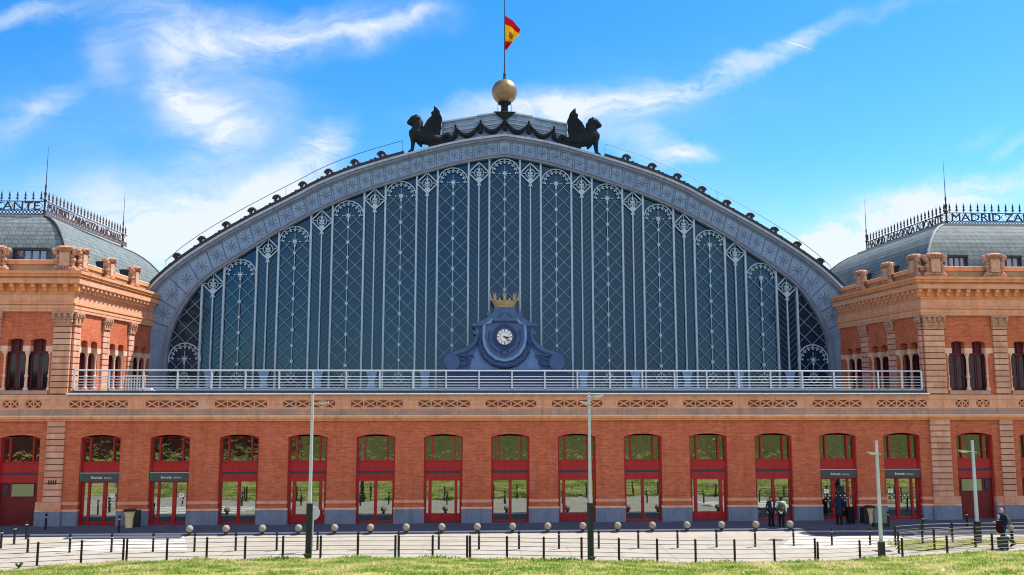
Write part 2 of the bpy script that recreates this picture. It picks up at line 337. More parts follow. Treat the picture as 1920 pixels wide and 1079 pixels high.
def tag(o, label=None, cat=None, group=None, kind=None):
    if label: o['label'] = label
    if cat: o['category'] = cat
    if group: o['group'] = group
    if kind: o['kind'] = kind
    return o
def thing(name, label, cat, loc=(0,0,0), rz=0, group=None):
    o = bpy.data.objects.new(name, None); scene.collection.objects.link(o)
    o.empty_display_size = .3; o.location = loc; o.rotation_euler = (0,0,rz)
    return tag(o, label, cat, group)
def put(name, mb, m, parent=None, loc=(0,0,0), local=False, smooth=False, recalc=True, merge=False):
    me = mb if isinstance(mb, bpy.types.Mesh) else mb.mesh(name, recalc, smooth, merge)
    o = bpy.data.objects.new(name, me); scene.collection.objects.link(o); o.location = loc
    for k in (m if isinstance(m, (list, tuple)) else [m]):
        if len(me.materials) < (len(m) if isinstance(m, (list, tuple)) else 1): me.materials.append(MATS[k])
    if parent is not None:
        o.parent = parent
        if parent.type == 'EMPTY' and not local:
            o.matrix_parent_inverse = Matrix.Translation(-Vector(parent.location))
    return o
def copy_tree(o, parent=None):
    c = o.copy(); scene.collection.objects.link(c)
    if parent is not None: c.parent = parent
    for ch in list(o.children): copy_tree(ch, c)
    return c
def struct(name, mb, m, **kw):
    o = put(name, mb, m, **kw); o['kind'] = 'structure'; return o
ORD = ['first','second','third','fourth','fifth','sixth','seventh','eighth','ninth','tenth','eleventh','twelfth','thirteenth','fourteenth']
def text_mesh(txt, size, depth=.01, name='lettering', width=None):
    cu = bpy.data.curves.new(name, 'FONT'); cu.body = txt; cu.size = size; cu.extrude = depth; cu.align_x = 'CENTER'; cu.resolution_u = 2
    o = bpy.data.objects.new(name, cu); scene.collection.objects.link(o)
    bpy.context.view_layer.update()
    dg = bpy.context.evaluated_depsgraph_get(); me = bpy.data.meshes.new_from_object(o.evaluated_get(dg))
    bpy.data.objects.remove(o); xs = [v.co.x for v in me.vertices]; w = max(xs)-min(xs)
    k = (width/w) if width else 1
    for v in me.vertices: v.co = Vector((v.co.x*k, -v.co.z, v.co.y))   # upright, facing -Y
    me.name = name; return me

# ------------------------------------------------------------------ ground
g = MB(); g.box(-900, 900, -900, 900, -1.0, 0); struct('ground', g, 'pavement')
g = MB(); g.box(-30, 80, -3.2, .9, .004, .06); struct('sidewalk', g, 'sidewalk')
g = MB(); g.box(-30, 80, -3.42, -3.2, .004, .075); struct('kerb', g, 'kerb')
g = MB()
for (x0, x1, y0, y1) in ((1.2, 7.3, -3.3, -2.0), (41.4, 47.0, -4.2, -2.9)): g.box(x0, x1, y0-.9, y0, .008, .045)
struct('door_ramp', g, 'kerb')
g = MB()
for y in (-5.3, -6.1, -7.4): g.box(-40, 90, y, y+.035, .001, .005)
for k in range(28): g.box(-6+k*2.4, -5.97+k*2.4, -12, -7.4, .001, .004)
struct('paving_joints', g, 'joint')
def zebra(name, quad, label):
    # quad: left edge (x at far y, x at near y), right edge; stripes run along the facade
    (xa0, xb0), (xa1, xb1), yf, yn, n = quad
    m = MB(); st = (yf-yn)/n
    for i in range(n):
        t0 = i/n; t1 = (i+.55)/n; ya = yf-(yf-yn)*t0; yb = yf-(yf-yn)*t1
        la = xa0+(xb0-xa0)*t0; lb = xa0+(xb0-xa0)*t1; ra = xa1+(xb1-xa1)*t0; rb = xa1+(xb1-xa1)*t1
        m.add([(la,ya,.010),(ra,ya,.010),(rb,yb,.010),(lb,yb,.010),(la,ya,.004),(ra,ya,.004),(rb,yb,.004),(lb,yb,.004)],
              [(0,3,2,1),(4,5,6,7),(0,1,5,4),(1,2,6,5),(2,3,7,6),(3,0,4,7)])
    o = put(name, m, 'zebra_paint'); tag(o, label, 'road marking', 'zebra crossings'); return o
zebra('zebra_crossing', ((3.2,1.4),(7.3,8.9),-3.6,-8.0,5), 'white zebra crossing painted before the two left entrance doors')
zebra('zebra_crossing', ((40.6,38.0),(46.6,44.2),-4.6,-9.0,5), 'white zebra crossing painted in front of the men by the right doors')

# fence line on the grass edge, (x, y) along the ground
FL = [(-6,-13.6),(-1.5,-12.2),(3.21,-11.13),(4.98,-10.75),(6.76,-10.49),(6.91,-10.48),(8.69,-10.35),(10.47,-10.22),(12.2,-10.08),(13.95,-10.06),(15.71,-10.08),(17.45,-10.09),(19.22,-10.14),(19.38,-10.15),(20.98,-10.22),(22.61,-10.4),(22.74,-10.42),(24.48,-10.65),(26.19,-10.93),(27.94,-11.15),(29.65,-11.42),(31.38,-11.7),(33.12,-11.9),(34.9,-12.05),(36.76,-12.05),(38.72,-11.93),(38.85,-11.92),(41.01,-11.55),(43.29,-11.07),(45.8,-10.51),(48.35,-10.03),(50.9,-9.62),(53.5,-9.3),(57,-9.0),(62,-8.7)]
def edgeY(x):
    pts = [(-60,-14.5),(-6,-14.5),(0,-13.3),(2.33,-12.6),(4.1,-11.7)]+[(a, b-.25) for a, b in FL if a > 5]+[(80,-8.5)]
    for (a, b) in zip(pts, pts[1:]):
        if a[0] <= x <= b[0]: return a[1]+(b[1]-a[1])*(x-a[0])/(b[0]-a[0]+1e-9)
    return -12
def hill(x, y):
    d = edgeY(x)-y
    h = .02+max(0, d)*.125 + .05*math.sin(x*.7+1)*min(1, max(0, d)/2)
    h *= min(1, max(0.0, (x+26)/12)) if x < -14 else 1
    return min(h, 5.7) if d > 0 else .004
g = MB(); xs_ = [-30+i*1.0 for i in range(0, 121)]; ds = [0,.25,.6,1,1.5,2.2,3,4,5.5,7,9,12,16,21,27,35,46,60]
for x in xs_:
    for d in ds: y = edgeY(x)-d; g.v.append((x, y, hill(x, y)+random.uniform(-.02,.02)*(d > .5)))
nd = len(ds)
for i in range(len(xs_)-1):
    for j in range(nd-1): g.f.append((i*nd+j, i*nd+j+1, (i+1)*nd+j+1, (i+1)*nd+j)); g.mi.append(0)
g2 = MB(); g2.v = g.v; g2.f = [f for f in g.f if f[0] % nd >= 11]; g2.mi = [0]*len(g2.f)
g.f = [f for f in g.f if f[0] % nd < 11]; g.mi = [0]*len(g.f)
struct('grass_slope', g, 'grass_soil', smooth=True); struct('hillside', g2, 'hill_grass', smooth=True)
# grass blades (stuff) on the visible strip
def blades(name, pts, mats_, seed, label):
    rnd = random.Random(seed); m = MB()
    for (x, y, z, s) in pts:
        a = rnd.uniform(0, math.pi); w = .03*s*rnd.uniform(.7,1.4); h = .07*s*rnd.uniform(.4,1.5)
        dx_, dy_ = math.cos(a)*w, math.sin(a)*w; lx, ly = rnd.uniform(-1.1,1.1)*h, rnd.uniform(-1.1,1.1)*h
        o = len(m.v)
        m.v += [(x-dx_, y-dy_, z-.02), (x+dx_, y+dy_, z-.02), (x+lx, y+ly, z+h)]
        m.f.append((o, o+1, o+2)); m.mi.append(0)
    o = put(name, m, mats_, recalc=False); tag(o, label, 'grass', kind='stuff'); return o
def grassmat():
    m = mat('grass_blade', (.14,.24,.03), .8, .15)
    t = m.node_tree; LL = t.links.new; b = t.nodes['Principled BSDF']
    tcn = N(t, 'ShaderNodeTexCoord')
    n1 = N(t, 'ShaderNodeTexNoise'); setin(n1, Scale=.55, Detail=5.0, Roughness=.7); LL(tcn.outputs['Object'], n1.inputs['Vector'])
    r = N(t, 'ShaderNodeValToRGB'); LL(n1.outputs[0], r.inputs[0])
    r.color_ramp.elements[0].position = .34; r.color_ramp.elements[0].color = (.12,.27,.03,1)
    r.color_ramp.elements[1].position = .60; r.color_ramp.elements[1].color = (.68,.60,.33,1)
    e = r.color_ramp.elements.new(.5); e.color = (.34,.42,.11,1)
    LL(r.outputs[0], b.inputs['Base Color'])
    tl = N(t, 'ShaderNodeBsdfTranslucent'); ms = N(t, 'ShaderNodeMixShader'); ms.inputs[0].default_value = .5; LL(r.outputs[0], tl.inputs[0])
    LL(b.outputs[0], ms.inputs[1]); LL(tl.outputs[0], ms.inputs[2]); LL(ms.outputs[0], t.nodes['Material Output'].inputs['Surface'])
grassmat()
pts = []; rnd = random.Random(3)
for k in range(90000):
    x = rnd.uniform(-4, 60); d = rnd.random()**1.2*9.5; y = edgeY(x)-d-.02
    if rnd.random() < .05: d = 0
    s = 1.0 if d > .3 else 1.5
    pts.append((x, y, hill(x, y), s*(1+.5*math.sin(x*1.7)*math.cos(y*2.1))))
blades('grass', pts, 'grass_blade', 4, 'sunlit grass with dry yellow patches on the slope')
# grass island by the right path
g = MB(); isl = [(44.0,-9.0),(45.0,-9.75),(47,-8.9),(48.6,-8.35),(52,-7.9),(56,-7.7),(56,-7.0),(49.1,-7.0),(46.7,-7.0),(45.3,-7.3)]
g.v = [(x, y, .035) for x, y in isl]; g.f = [tuple(range(len(isl)))]; g.mi = [0]; struct('grass_island', g, 'grass_soil')
pts = []
for k in range(7000):
    x = rnd.uniform(44.1, 56); y = rnd.uniform(-9.6, -7.0)
    lo = -9.75+(x-45)*.33 if x < 48.6 else -8.3+(x-48.6)*.08
    if y > lo+.05: pts.append((x, y, .035, .8))
blades('grass', pts, 'grass_blade', 5, 'small grass island fenced beside the right footpath')

# far side of the street, seen only as a reflection in the left door panes
b = thing('brick_building', 'dark red brick building mirrored in the left upper door panes', 'building', (-15,-34,0))
m = MB(); m.box(-40,5.5,-44,-30,0,9); put('wall', m, 'street_brick', b)
m = MB(); m.box(-40.2,5.7,-44.2,-29.8,9,9.5); put('roof', m, 'grey_green', b)
for k in range(11): m = MB(); m.box(-37+k*3.9,-35.4+k*3.9,-30.0,-29.9,3.1,4.9); put('window', m, 'window_glass', b)

# ------------------------------------------------------------------ arcade (ground floor between the pavilions)
XL, XR = -.9, 50.9
arc = thing('arcade_building', 'long red brick ground floor arcade with thirteen arched doors and a terrace on top', 'building', (25,0,0))
OP = 2.30
br = MB(); st = MB(); pal = MB(); gr = MB(); org = MB(); gre = MB(); pil = MB()
def pier_base(x0, x1, e0=.05, e1=.05):
    g_ = MB(); g_.box(x0-e0, x1+e1, -.10, .65, -.2, .88); o = put('base', g_, 'granite', arc)
    g_ = MB(); g_.box(x0-e0-.02, x1+e1+.02, -.12, .64, .88, .985); put('pale_band', g_, 'pale_stone', o)
    g_ = MB(); g_.box(x0-.03, x1+.03, -.08, .64, 1.24, 1.41); put('string_course', g_, 'stone', o)
    br.box(x0-.015, x1+.015, -.05, .63, .985, 1.24)
for i in range(13):
    x0 = 4*i+OP; x1 = 4*i+4
    if i == 12: x1 = XR
    if i < 12: br.box(x0, x1, 0, .6, 1.41, 5.08); pier_base(x0, x1)
    br.archfill(4*i, 4*i+OP, 5.08, .17, 5.45, 0, .6)
    if i < 12: br.box(x0, x1, 0, .6, 5.08, 5.45)
br.box(48+OP, XR, 0, .6, 1.41, 5.45); pier_base(48+OP, XR, .05, 0)
br.box(XL, 0, 0, .6, 1.41, 5.45); pier_base(XL, 0, 0, .05)
br.box(XL, XR, 0, .6, 5.45, 6.05)
def mid_band(x0, x1):
    org.box(x0, x1, -.14, .6, 6.05, 6.13); org.box(x0, x1, -.20, .6, 6.18, 6.30)
    org.box(x0, x1, -.10, .6, 6.13, 6.18)
    n = int((x1-x0)/.11)
    for k in range(n): org.box(x0+k*.11, x0+k*.11+.06, -.18, -.10, 6.132, 6.178)
    pal.box(x0, x1, -.22, .6, 6.30, 6.38); gre.box(x0, x1, -.10, .6, 6.38, 6.75)
    st.box(x0, x1, -.13, .6, 7.30, 7.55)
    st.box(x0, x1, .16, .6, 6.75, 7.30)
def cells(m, x0, x1, n, z0=6.84, z1=7.25):
    w = (x1-x0)/n
    for k in range(n):
        a, b = x0+k*w, x0+(k+1)*w
        m.bar((a+.02,-.04,z0),(b-.02,-.04,z1),.075,.12); m.bar((a+.02,-.045,z1),(b-.02,-.045,z0),.075,.12)
    for k in range(n+1): m.box(x0+k*w-.035, x0+k*w+.035, -.12, .16, z0, z1)
    m.box(x0-.03, x1+.03, -.12, .16, 6.75, z0); m.box(x0-.03, x1+.03, -.12, .16, z1, 7.30)
def panels(groups, x0, x1):
    cur = x0
    for (a, b, n) in groups:
        st.box(cur, a-.035, -.12, .16, 6.75, 7.30); cx_ = MB(); cells(cx_, a, b, n); put('pierced_panel', cx_, 'stone', arc); cur = b+.035
    st.box(cur, x1, -.12, .16, 6.75, 7.30)
mid_band(XL, XR)
panels([(-.76,2.66,5)]+[(3.62+4*k, 6.74+4*k, 4) for k in range(11)]+[(47.64,51.0-.15,5)], XL, XR)
put('wall', br, 'brick', arc); put('string_course', st, 'stone', arc); put('pale_course', pal, 'pale_stone', arc)
put('cornice', org, 'orange_stone', arc); put('frieze', gre, 'grey_stone', arc)
t = MB(); t.box(XL, XR, .0, 12, 7.40, 7.62); put('terrace_floor', t, 'terrace', arc)
t = MB(); t.box(XL+.06, XR, -.42, .0, 7.60, 7.68); put('ledge', t, 'ledge_white', arc)
t = MB(); t.box(XL+.2, XR, -.12, .2, 7.69, 7.82); put('gutter', t, 'kerb_steel', arc)
t = MB(); t.box(XL, XR, 3.2, 3.4, 0, 7.4); t.box(XL, XR, .9, 3.2, -.01, .02); put('back_wall', t, 'dark', arc)

# ---- doors: meshes in local coordinates, x 0..OP, front wall plane y=0, frames at y .25
def door_common(mir=False):
    M = Matrix(((-1,0,0,OP),(0,1,0,0),(0,0,1,0),(0,0,0,1))) if mir else None
    fr = MB(); fr.M = M; dk = MB(); dk.M = M; up = MB(); up.M = M; lo = MB(); lo.M = M
    fr.box(0, .10, .16, .55, -.05, 5.1); fr.box(OP-.10, OP, .16, .55, -.05, 5.1)
    fr.archfill(.10, OP-.10, 4.97, .17, 5.12, .20, .55)
    fr.box(.10, OP-.10, .28, .4, 3.60, 3.70)
    fr.box(.10, OP-.10, .22, .4, 3.07, 3.60)
    for x in (.44, OP-.52): fr.box(x, x+.09, .24, .36, 3.70, 5.12)
    dk.box(.10, OP-.10, .20, .40, 2.93, 3.06)
    up.box(.10, OP-.10, .37, .39, 3.70, 5.12)
    return fr, dk, up, lo
def build_door(kind, mir, loc, label=None):
    key = (kind, mir)
    if key not in DOORS:
        fr, dk, up, lo = door_common(mir); ex = MB(); ex.M = fr.M
        if kind == 'A':
            fr.box(.10,OP-.10,.30,.42,2.93,2.94); fr.box(.10,OP-.10,.24,.42,2.47,2.62)
            for a, b in ((.10,.22),(.46,.58),(1.33,1.53),(OP-.17,OP-.10)): fr.box(a,b,.24,.36,.0,2.47)
            fr.box(.10,OP-.10,.25,.37,.0,.20); lo.box(.22,OP-.15,.33,.35,.20,2.47)
            for (x, z) in ((.72,1.47),(.86,1.32),(.98,1.47),(1.12,1.32),(1.22,1.47),(.70,1.17),(.98,1.17),(1.62,1.47),(1.76,1.32),(1.90,1.47),(2.04,1.32),(1.62,1.17),(1.90,1.17)): ex.disc(x, z, .035, .315, .325, 8)
        elif kind == 'B':
            fr.box(.10,OP-.10,.20,.42,2.50,2.93); 
            for a, b in ((.10,.16),(1.07,1.24),(OP-.16,OP-.10)): fr.box(a,b,.24,.36,.16,2.50)
            fr.box(.10,OP-.10,.24,.38,.0,.16); lo.box(.16,OP-.16,.33,.35,.16,2.50)
        elif kind == 'C':
            fr.box(.10,OP-.10,.20,.42,2.50,2.93)
            for a, b in ((.10,.16),(.28,.47),(OP-.47,OP-.30),(OP-.17,OP-.10)): fr.box(a,b,.24,.36,.55,2.50)
            fr.box(.10,OP-.10,.24,.38,.0,.55); lo.box(.16,OP-.16,.33,.35,.55,2.50)
            dk.box(.12,OP-.12,.225,.235,.06,.12)
        else:
            fr.box(.10,OP-.10,.20,.42,2.50,2.93); ex.box(.75,2.0,.20,.23,1.72,2.42); dk.box(.30,.52,.20,.23,1.80,2.40)
        DOORS[key] = (fr.mesh('door'), dk.mesh('transom'), up.mesh('upper_pane'), lo.mesh('lower_pane') if lo.v else None, ex.mesh('pane_marks') if ex.v else None)
        if kind == 'D':
            pn = MB(); pn.M = fr.M; pn.box(.10,OP-.10,.26,.34,0,2.50)
            DOORS[key] += (pn.mesh('door_leaf'),)
    ms = DOORS[key]
    d = put('door', ms[0], 'red_paint', arc if loc[0] > XL and loc[0] < XR-1 else PAV, loc=loc)
    if label: d['label'] = label
    put('transom', ms[1], 'kerb_steel', d); put('upper_pane', ms[2], 'upper_glass', d)
    if ms[3]: put('lower_pane', ms[3], 'door_glass', d)
    if kind == 'A': put('pane_marks', ms[4], 'paper', d)
    if kind == 'D': put('door_leaf', ms[5], 'dark_red_paint', d); put('glazed_hatch', ms[4], 'grey_hatch', d)
    return d
DOORS = {}; PAV = None
glassmat('grey_hatch', (.10,.15,.11), .12, .08)
kinds = ['A','A','B','C','B','C','B','C','B','C','B','A','A']
for i, k in enumerate(kinds): build_door(k, i > 6, (4*i, 0, 0))

# signs and paper notices
sm = text_mesh('Entrada', .20, .004, 'lettering'); sm2 = text_mesh('Entrance', .12, .004, 'lettering')
for n_, i in enumerate((0, 1, 11, 12)):
    where = ['above the far left arcade entrance', 'above the second arcade door from the left', 'above the door entered by the coated man', 'above the last arcade door before the right pavilion'][n_]
    s = thing('entrance_sign', 'dark grey Entrada sign '+where, 'sign', (4*i+1.15, .1, 2.78), group='entrance signs')
    m = MB(); m.box(4*i+.02, 4*i+OP-.02, .08, .16, 2.56, 3.03); put('board', m, 'sign_grey', s)
    m = MB(); m.box(4*i+.02, 4*i+OP-.02, .075, .17, 3.035, 3.06); put('trim', m, 'rail_metal', s)
    if i < 2: m = MB(); m.box(4*i+.021, 4*i+.19, .07, .078, 2.565, 3.025); put('green_end', m, 'sign_green', s)
    put('lettering', sm, 'white_paint', s, loc=(4*i+.98, .072, 2.72)); put('lettering', sm2, 'white_paint', s, loc=(4*i+1.62, .072, 2.73))
    px_ = 4*i+(1.85 if i < 2 else .45)
    m = MB(); m.box(px_-.15, px_+.15, .295, .305, 1.62, 1.86)
    m2 = MB()
    for q in range(3): m2.box(px_-.10, px_+.10-.05*(q == 2), .291, .294, 1.80-q*.05, 1.815-q*.05)
    nn = thing('paper_notice', 'white paper notice on the glass '+where.replace('above','of'), 'notice', (px_, .3, 1.62), group='door notices')
    put('sheet', m, 'paper', nn); put('printed_lines', m2, 'sign_grey', nn)
MATS_DONE = True

# ------------------------------------------------------------------ pavilions
class Face:
    """local frame of a pavilion wall: u away from the corner, d outward, z up"""
    def __init__(s, P0, u, n): s.P0 = Vector((P0[0], P0[1], 0)); s.u = Vector((u[0], u[1], 0)).normalized(); s.n = Vector((n[0], n[1], 0)).normalized()
    def M(s):
        m = Matrix.Identity(4)
        for i in range(3): m[i][0] = s.u[i]; m[i][1] = -s.n[i]; m[i][2] = (0,0,1)[i]; m[i][3] = s.P0[i]
        return m     # local (u, -d, z) -> world
def pavilion(side):
    global PAV
    Lf = side == 'L'
    lab = ('red brick corner pavilion with slate mansard roof at the left end' if Lf else 'red brick corner pavilion with slate mansard roof at the right end')
    cx0 = XL if Lf else XR
    root = thing('brick_pavilion', lab, 'building', (cx0+(-8 if Lf else 8), 5, 0)); PAV = root
    if Lf: F = Face((XL,0), (-1,0), (0,-1)); S = Face((XL,0), (.02,1), (1,-.02))
    else:  F = Face((XR,0), (1,0), (0,-1)); S = Face((XR,0), (0,1), (-1,0))
    P = {k: MB() for k in 'brick stone block joint pale carved orange worn grey granite maroon glass dark curtain white'.split()}
    matn = dict(brick='brick', stone='stone', block='block_stone', joint='joint_stone', pale='pale_stone', carved='carved_stone', orange='orange_stone', worn='worn_stone', grey='grey_stone', granite='granite', maroon='maroon_wood', glass='window_glass', dark='dark', curtain='curtain', white='ledge_white')
    nm = dict(brick='wall', stone='stone_course', block='pilaster', joint='pilaster_core', pale='pale_course', carved='dentil_course', orange='cornice', worn='parapet', grey='grey_course', granite='base', maroon='window_frame', glass='window_pane', dark='back_wall', curtain='curtain', white='parapet_flashing')
    def emit(key, name=None, parent=None):
        m = P[key]
        if not m.v: return None
        P[key] = MB(); P[key].M = m.M
        return put(name or nm[key], m, matn[key], parent or root)
    def emit_pilaster():
        o = emit('block'); emit('joint', None, o); emit('carved', 'capital', o)
    def setM(f):
        for m in P.values(): m.M = f.M()
    FAR = 24.0; SE = 12.0
    b1 = lambda m, u0, u1, d0, d1, z0, z1: m.box(u0, u1, -d1, -d0, z0, z1)
    def rust(m, u0, u1, proud, z0, z1, h=.361, d0=0):
        k = z0
        while k < z1-.08:
            e = min(k+h-.055, z1); b1(m, u0, u1, d0, proud, k, e); k += h
        b1(P['joint'], u0+.03, u1-.03, d0-.01, proud-.045, z0, z1)
    def capital(u0, u1, proud, dd=0):
        z0, z1 = 11.72, 12.48
        b1(P['carved'], u0+.02, u1-.02, 0, proud+.02, z0+.06, z1-.12); b1(P['carved'], u0-.04, u1+.04, 0, proud+.07, z0, z0+.06)
        b1(P['carved'], u0-.10, u1+.10, 0, proud+.14, z1-.12, z1)
        n = max(2, int((u1-u0)/.3))
        for k in range(n+1):
            uc = u0+(u1-u0)*k/n
            for (zz, rr, oo) in ((z0+.2,.11,.06),(z0+.40,.12,.10),(z1-.22,.14,.13)): P['carved'].ball((uc, -(proud+oo-.06), zz), rr, 6)
    # --- window bay
    def bay(ua, ub, wins, cols, zlo=7.60):
        lo0, lo1 = cols[0]-.02, cols[-1]+.02
        b1(P['brick'], ua, lo0, -.6, 0, zlo, 10.14); b1(P['brick'], lo1, ub, -.6, 0, zlo, 10.14)
        b1(P['grey'], lo0, lo1, -.6, .06, zlo, 7.84)
        cur = ua
        for (a, b) in wins+[(ub, ub)]:
            b1(P['pale'], cur, a, -.6, .03, 10.14, 10.46); b1(P['brick'], cur, a, -.6, 0, 10.46, 10.84); cur = b
        for (a, b) in wins: P['brick'].archfill(a, b, 10.80, .09, 11.0, 0, .6)
        cur = ua
        for (a, b) in wins+[(ub, ub)]: b1(P['brick'], cur, a, -.6, 0, 10.84, 11.0); cur = b
        b1(P['brick'], ua, ub, -.6, 0, 11.0, 12.48)
        emit('pale', 'impost'); emit('grey', 'window_sill')
        for c in cols:
            for prof in ([(.15,7.84),(.15,7.98),(.10,8.02),(.085,8.10),(.08,8.60),(.12,8.64),(.12,8.74),(.08,8.78),(.072,9.80),(.10,9.84),(.09,9.90),(.15,10.05),(.18,10.14)],):
                P['pale'].lathe((c, .12, 0), [(r, z) for r, z in prof], 8); emit('pale', 'column')
        for (a, b) in wins:
            b1(P['maroon'], a-.12, b+.12, -.52, -.40, 7.84, 10.9); mid = (a+b)/2
            for (p0, p1) in ((a-.04, mid-.05), (mid+.05, b+.04)):
                b1(P['glass'], p0+.05, p1-.05, -.39, -.385, 7.98, 10.0)
                b1(P['maroon'], p0-.02, p0+.05, -.40, -.34, 7.9, 10.05); b1(P['maroon'], p1-.05, p1+.02, -.40, -.34, 7.9, 10.05)
            b1(P['maroon'], a-.05, b+.05, -.40, -.33, 10.02, 10.14)
            b1(P['maroon'], mid-.04, mid+.04, -.40, -.32, 10.14, 10.88)
            w_ = emit('maroon'); emit('glass', None, w_)
            b1(P['curtain'], mid-(.20 if Lf else .0)+.02, mid+.02+(.10 if Lf else .04), -.384, -.38, 8.0, 9.9); emit('curtain', None, w_)
        b1(P['dark'], ua, ub, -.75, -.6, 7.6, 11.0)
    # ---- front
    setM(F)
    if Lf: pw = 1.0; cols = [1.18,2.51,3.82]; wins = [(1.42,2.32),(2.74,3.62)]; p2 = (4.05,4.95); doors_x = [-4.6]
    else:  pw = 1.28; cols = [1.49,2.78,4.05]; wins = [(1.75,2.59),(3.06,3.90)]; p2 = (4.40,5.30); doors_x = [52.6, 56.6]
    per = p2[0]+.9-pw-0.0
    bays = 4
    for k in range(bays):
        o = k*(p2[1]-pw+ (0.0)) 
        ua = pw+o if k else pw
        bay(pw+o, p2[0]+o, [(a+o, b+o) for a, b in wins], [c+o for c in cols])
        rust(P['block'], p2[0]+o, p2[1]+o, .12, 7.66, 11.72); b1(P['brick'], p2[0]+o, p2[1]+o, -.6, 0, 7.6, 12.48); capital(p2[0]+o, p2[1]+o, .12); emit_pilaster()
        panels_ = [(a+o, b+o) for a, b in wins]
        if k == 0: allp = []
        allp += panels_
    # corner pilaster (both faces)
    rust(P['block'], 0, pw, .12, 7.66, 11.72); capital(0.0, pw, .12); emit_pilaster()
    b1(P['brick'], .012, pw, -(.945 if Lf else .415), -.012, 7.6, 12.48)
    if Lf:
        for k in range(4): b1(P['dark'], .30+k*.13, .37+k*.13, .12, .135, 2.42, 2.66)
        emit('dark', 'vent_slots')
    # balustrade band front
    cur = 0.0 if not Lf else 0.0
    for (a, b) in allp:
        b1(P['stone'], cur, a, -.16, .12, 6.75, 7.30); M = P['stone']
        w = (b-a)/2
        for q in range(2):
            c0 = a+q*w; M.bar((c0+.02,-.04,6.84),(c0+w-.02,-.04,7.25),.07,.12); M.bar((c0+.02,-.045,7.25),(c0+w-.02,-.045,6.84),.07,.12)
        for q in range(1, 2): b1(M, a+q*w-.035, a+q*w+.035, -.16, .12, 6.84, 7.25)
        b1(M, a, b, -.16, .12, 6.75, 6.84); b1(M, a, b, -.16, .12, 7.25, 7.30); cur = b
    b1(P['stone'], cur, FAR, -.16, .12, 6.75, 7.30)
    b1(P['stone'], 0, FAR, -.6, -.16, 6.75, 7.30); b1(P['stone'], 0, FAR, -.6, .15, 7.30, 7.58)
    b1(P['grey'], 0, FAR, -.6, .12, 6.38, 6.75); b1(P['pale'], 0, FAR, -.6, .24, 6.30, 6.38)
    b1(P['orange'], 0, FAR, -.6, .22, 6.18, 6.30); b1(P['orange'], 0, FAR, -.6, .12, 6.13, 6.18); b1(P['orange'], 0, FAR, -.6, .16, 6.05, 6.13)
    for k in range(int(FAR/.11)): b1(P['orange'], k*.11, k*.11+.06, .12, .20, 6.132, 6.178)
    # ground floor
    if Lf: opens = [(1.40,3.70),(5.5,7.8),(9.6,11.9)]; lp = [(0,1.02),(4.3,5.2),(8.4,9.3)]
    else:  opens = [(1.70,4.00),(5.70,8.0),(9.7,12.0)]; lp = [(.05,1.30),(4.45,5.28),(8.45,9.3)]
    cur = 0
    for (a, b) in opens+[(FAR, FAR)]:
        b1(P['brick'], cur, a, -.6, 0, 1.41, 5.45)
        b1(P['granite'], cur-(0 if cur == 0 else .05), a+.05, -.65, .12, -.2, .88); b1(P['pale'], cur, a+.04, -.64, .14, .88, .985); bs_ = emit('granite'); emit('pale', 'string_course', bs_)
        b1(P['stone'], cur-(0 if cur == 0 else .04), a+.04, -.64, .10, .985, 1.41)
        if b < FAR: P['brick'].archfill(a, b, 5.08, .17, 5.45, 0, .6)
        cur = b
    b1(P['brick'], 0, FAR, -.6, 0, 5.45, 6.05)
    for (a, b) in lp:
        rust(P['block'], a, b, .12, 1.42, 6.04); emit_pilaster()
        b1(P['granite'], a-.06, b+.06, .12, .20, -.2, .9); emit('granite'); b1(P['stone'], a-.04, b+.04, .10, .18, .9, 1.41)
    for (a, b) in opens:
        x = (XL-b) if Lf else (XR+a)
        build_door('D', not Lf, (x, 0, 0))
    b1(P['dark'], 0, FAR, -3.4, -3.2, 0, 7.4)
    # ---- side
    setM(S)
    if Lf: sw = [[(1.30,2.14),(2.60,3.46)],[(5.26,6.10),(6.56,7.42)],[(9.22,10.02),(10.55,11.3)]]; sp = [(0,.95),(4.02,4.95),(8.02,8.86)]; ends = [.95,4.02,4.95,8.02,8.86,12.0]
    else:  sw = [[(.76,1.65),(2.08,2.95)],[(4.75,5.61),(6.07,6.94)],[(8.72,9.61),(10.0,10.93)]]; sp = [(0,.42),(3.54,4.40),(7.44,8.36)]; ends = [.42,3.54,4.40,7.44,8.36,12.0]
    for q in range(3):
        ua, ub = ends[2*q], ends[2*q+1]; ww = sw[q]; mid = (ww[0][1]+ww[1][0])/2
        bay(ua, ub, ww, [ww[0][0]-.12, mid, ww[1][1]+.12])
    for q, (a, b) in enumerate(sp):
        rust(P['block'], a if q else .12, b, .12, 7.66, 11.72)
        if q: b1(P['brick'], a, b, -.6, 0, 7.6, 12.48)
        capital(a if q else .1, b, .12); emit_pilaster()
    b1(P['brick'], SE, 20.5, -.6, 0, 7.6, 14.1)
    # ---- courses round the corner
    def course(m, proud, z0, z1, t=.6):
        m.M = F.M(); b1(m, -proud, FAR, -t, proud, z0, z1); m.M = S.M(); b1(m, t, SE if z1 < 14.9 else 20.0, -t, proud, z0, z1)
    course(P['stone'], .14, 12.48, 12.66); course(P['stone'], .17, 12.66, 12.86); course(P['orange'], .22, 12.90, 13.0); course(P['stone'], .12, 12.86, 12.90)
    course(P['stone'], .10, 13.0, 13.55); course(P['orange'], .16, 13.55, 13.63)
    course(P['orange'], .12, 13.63, 14.12); course(P['stone'], .52, 14.12, 14.36); course(P['orange'], .50, 14.36, 14.42)
    course(P['orange'], .46, 14.42, 14.54); course(P['orange'], .58, 14.54, 14.70); course(P['orange'], .66, 14.70, 14.86)
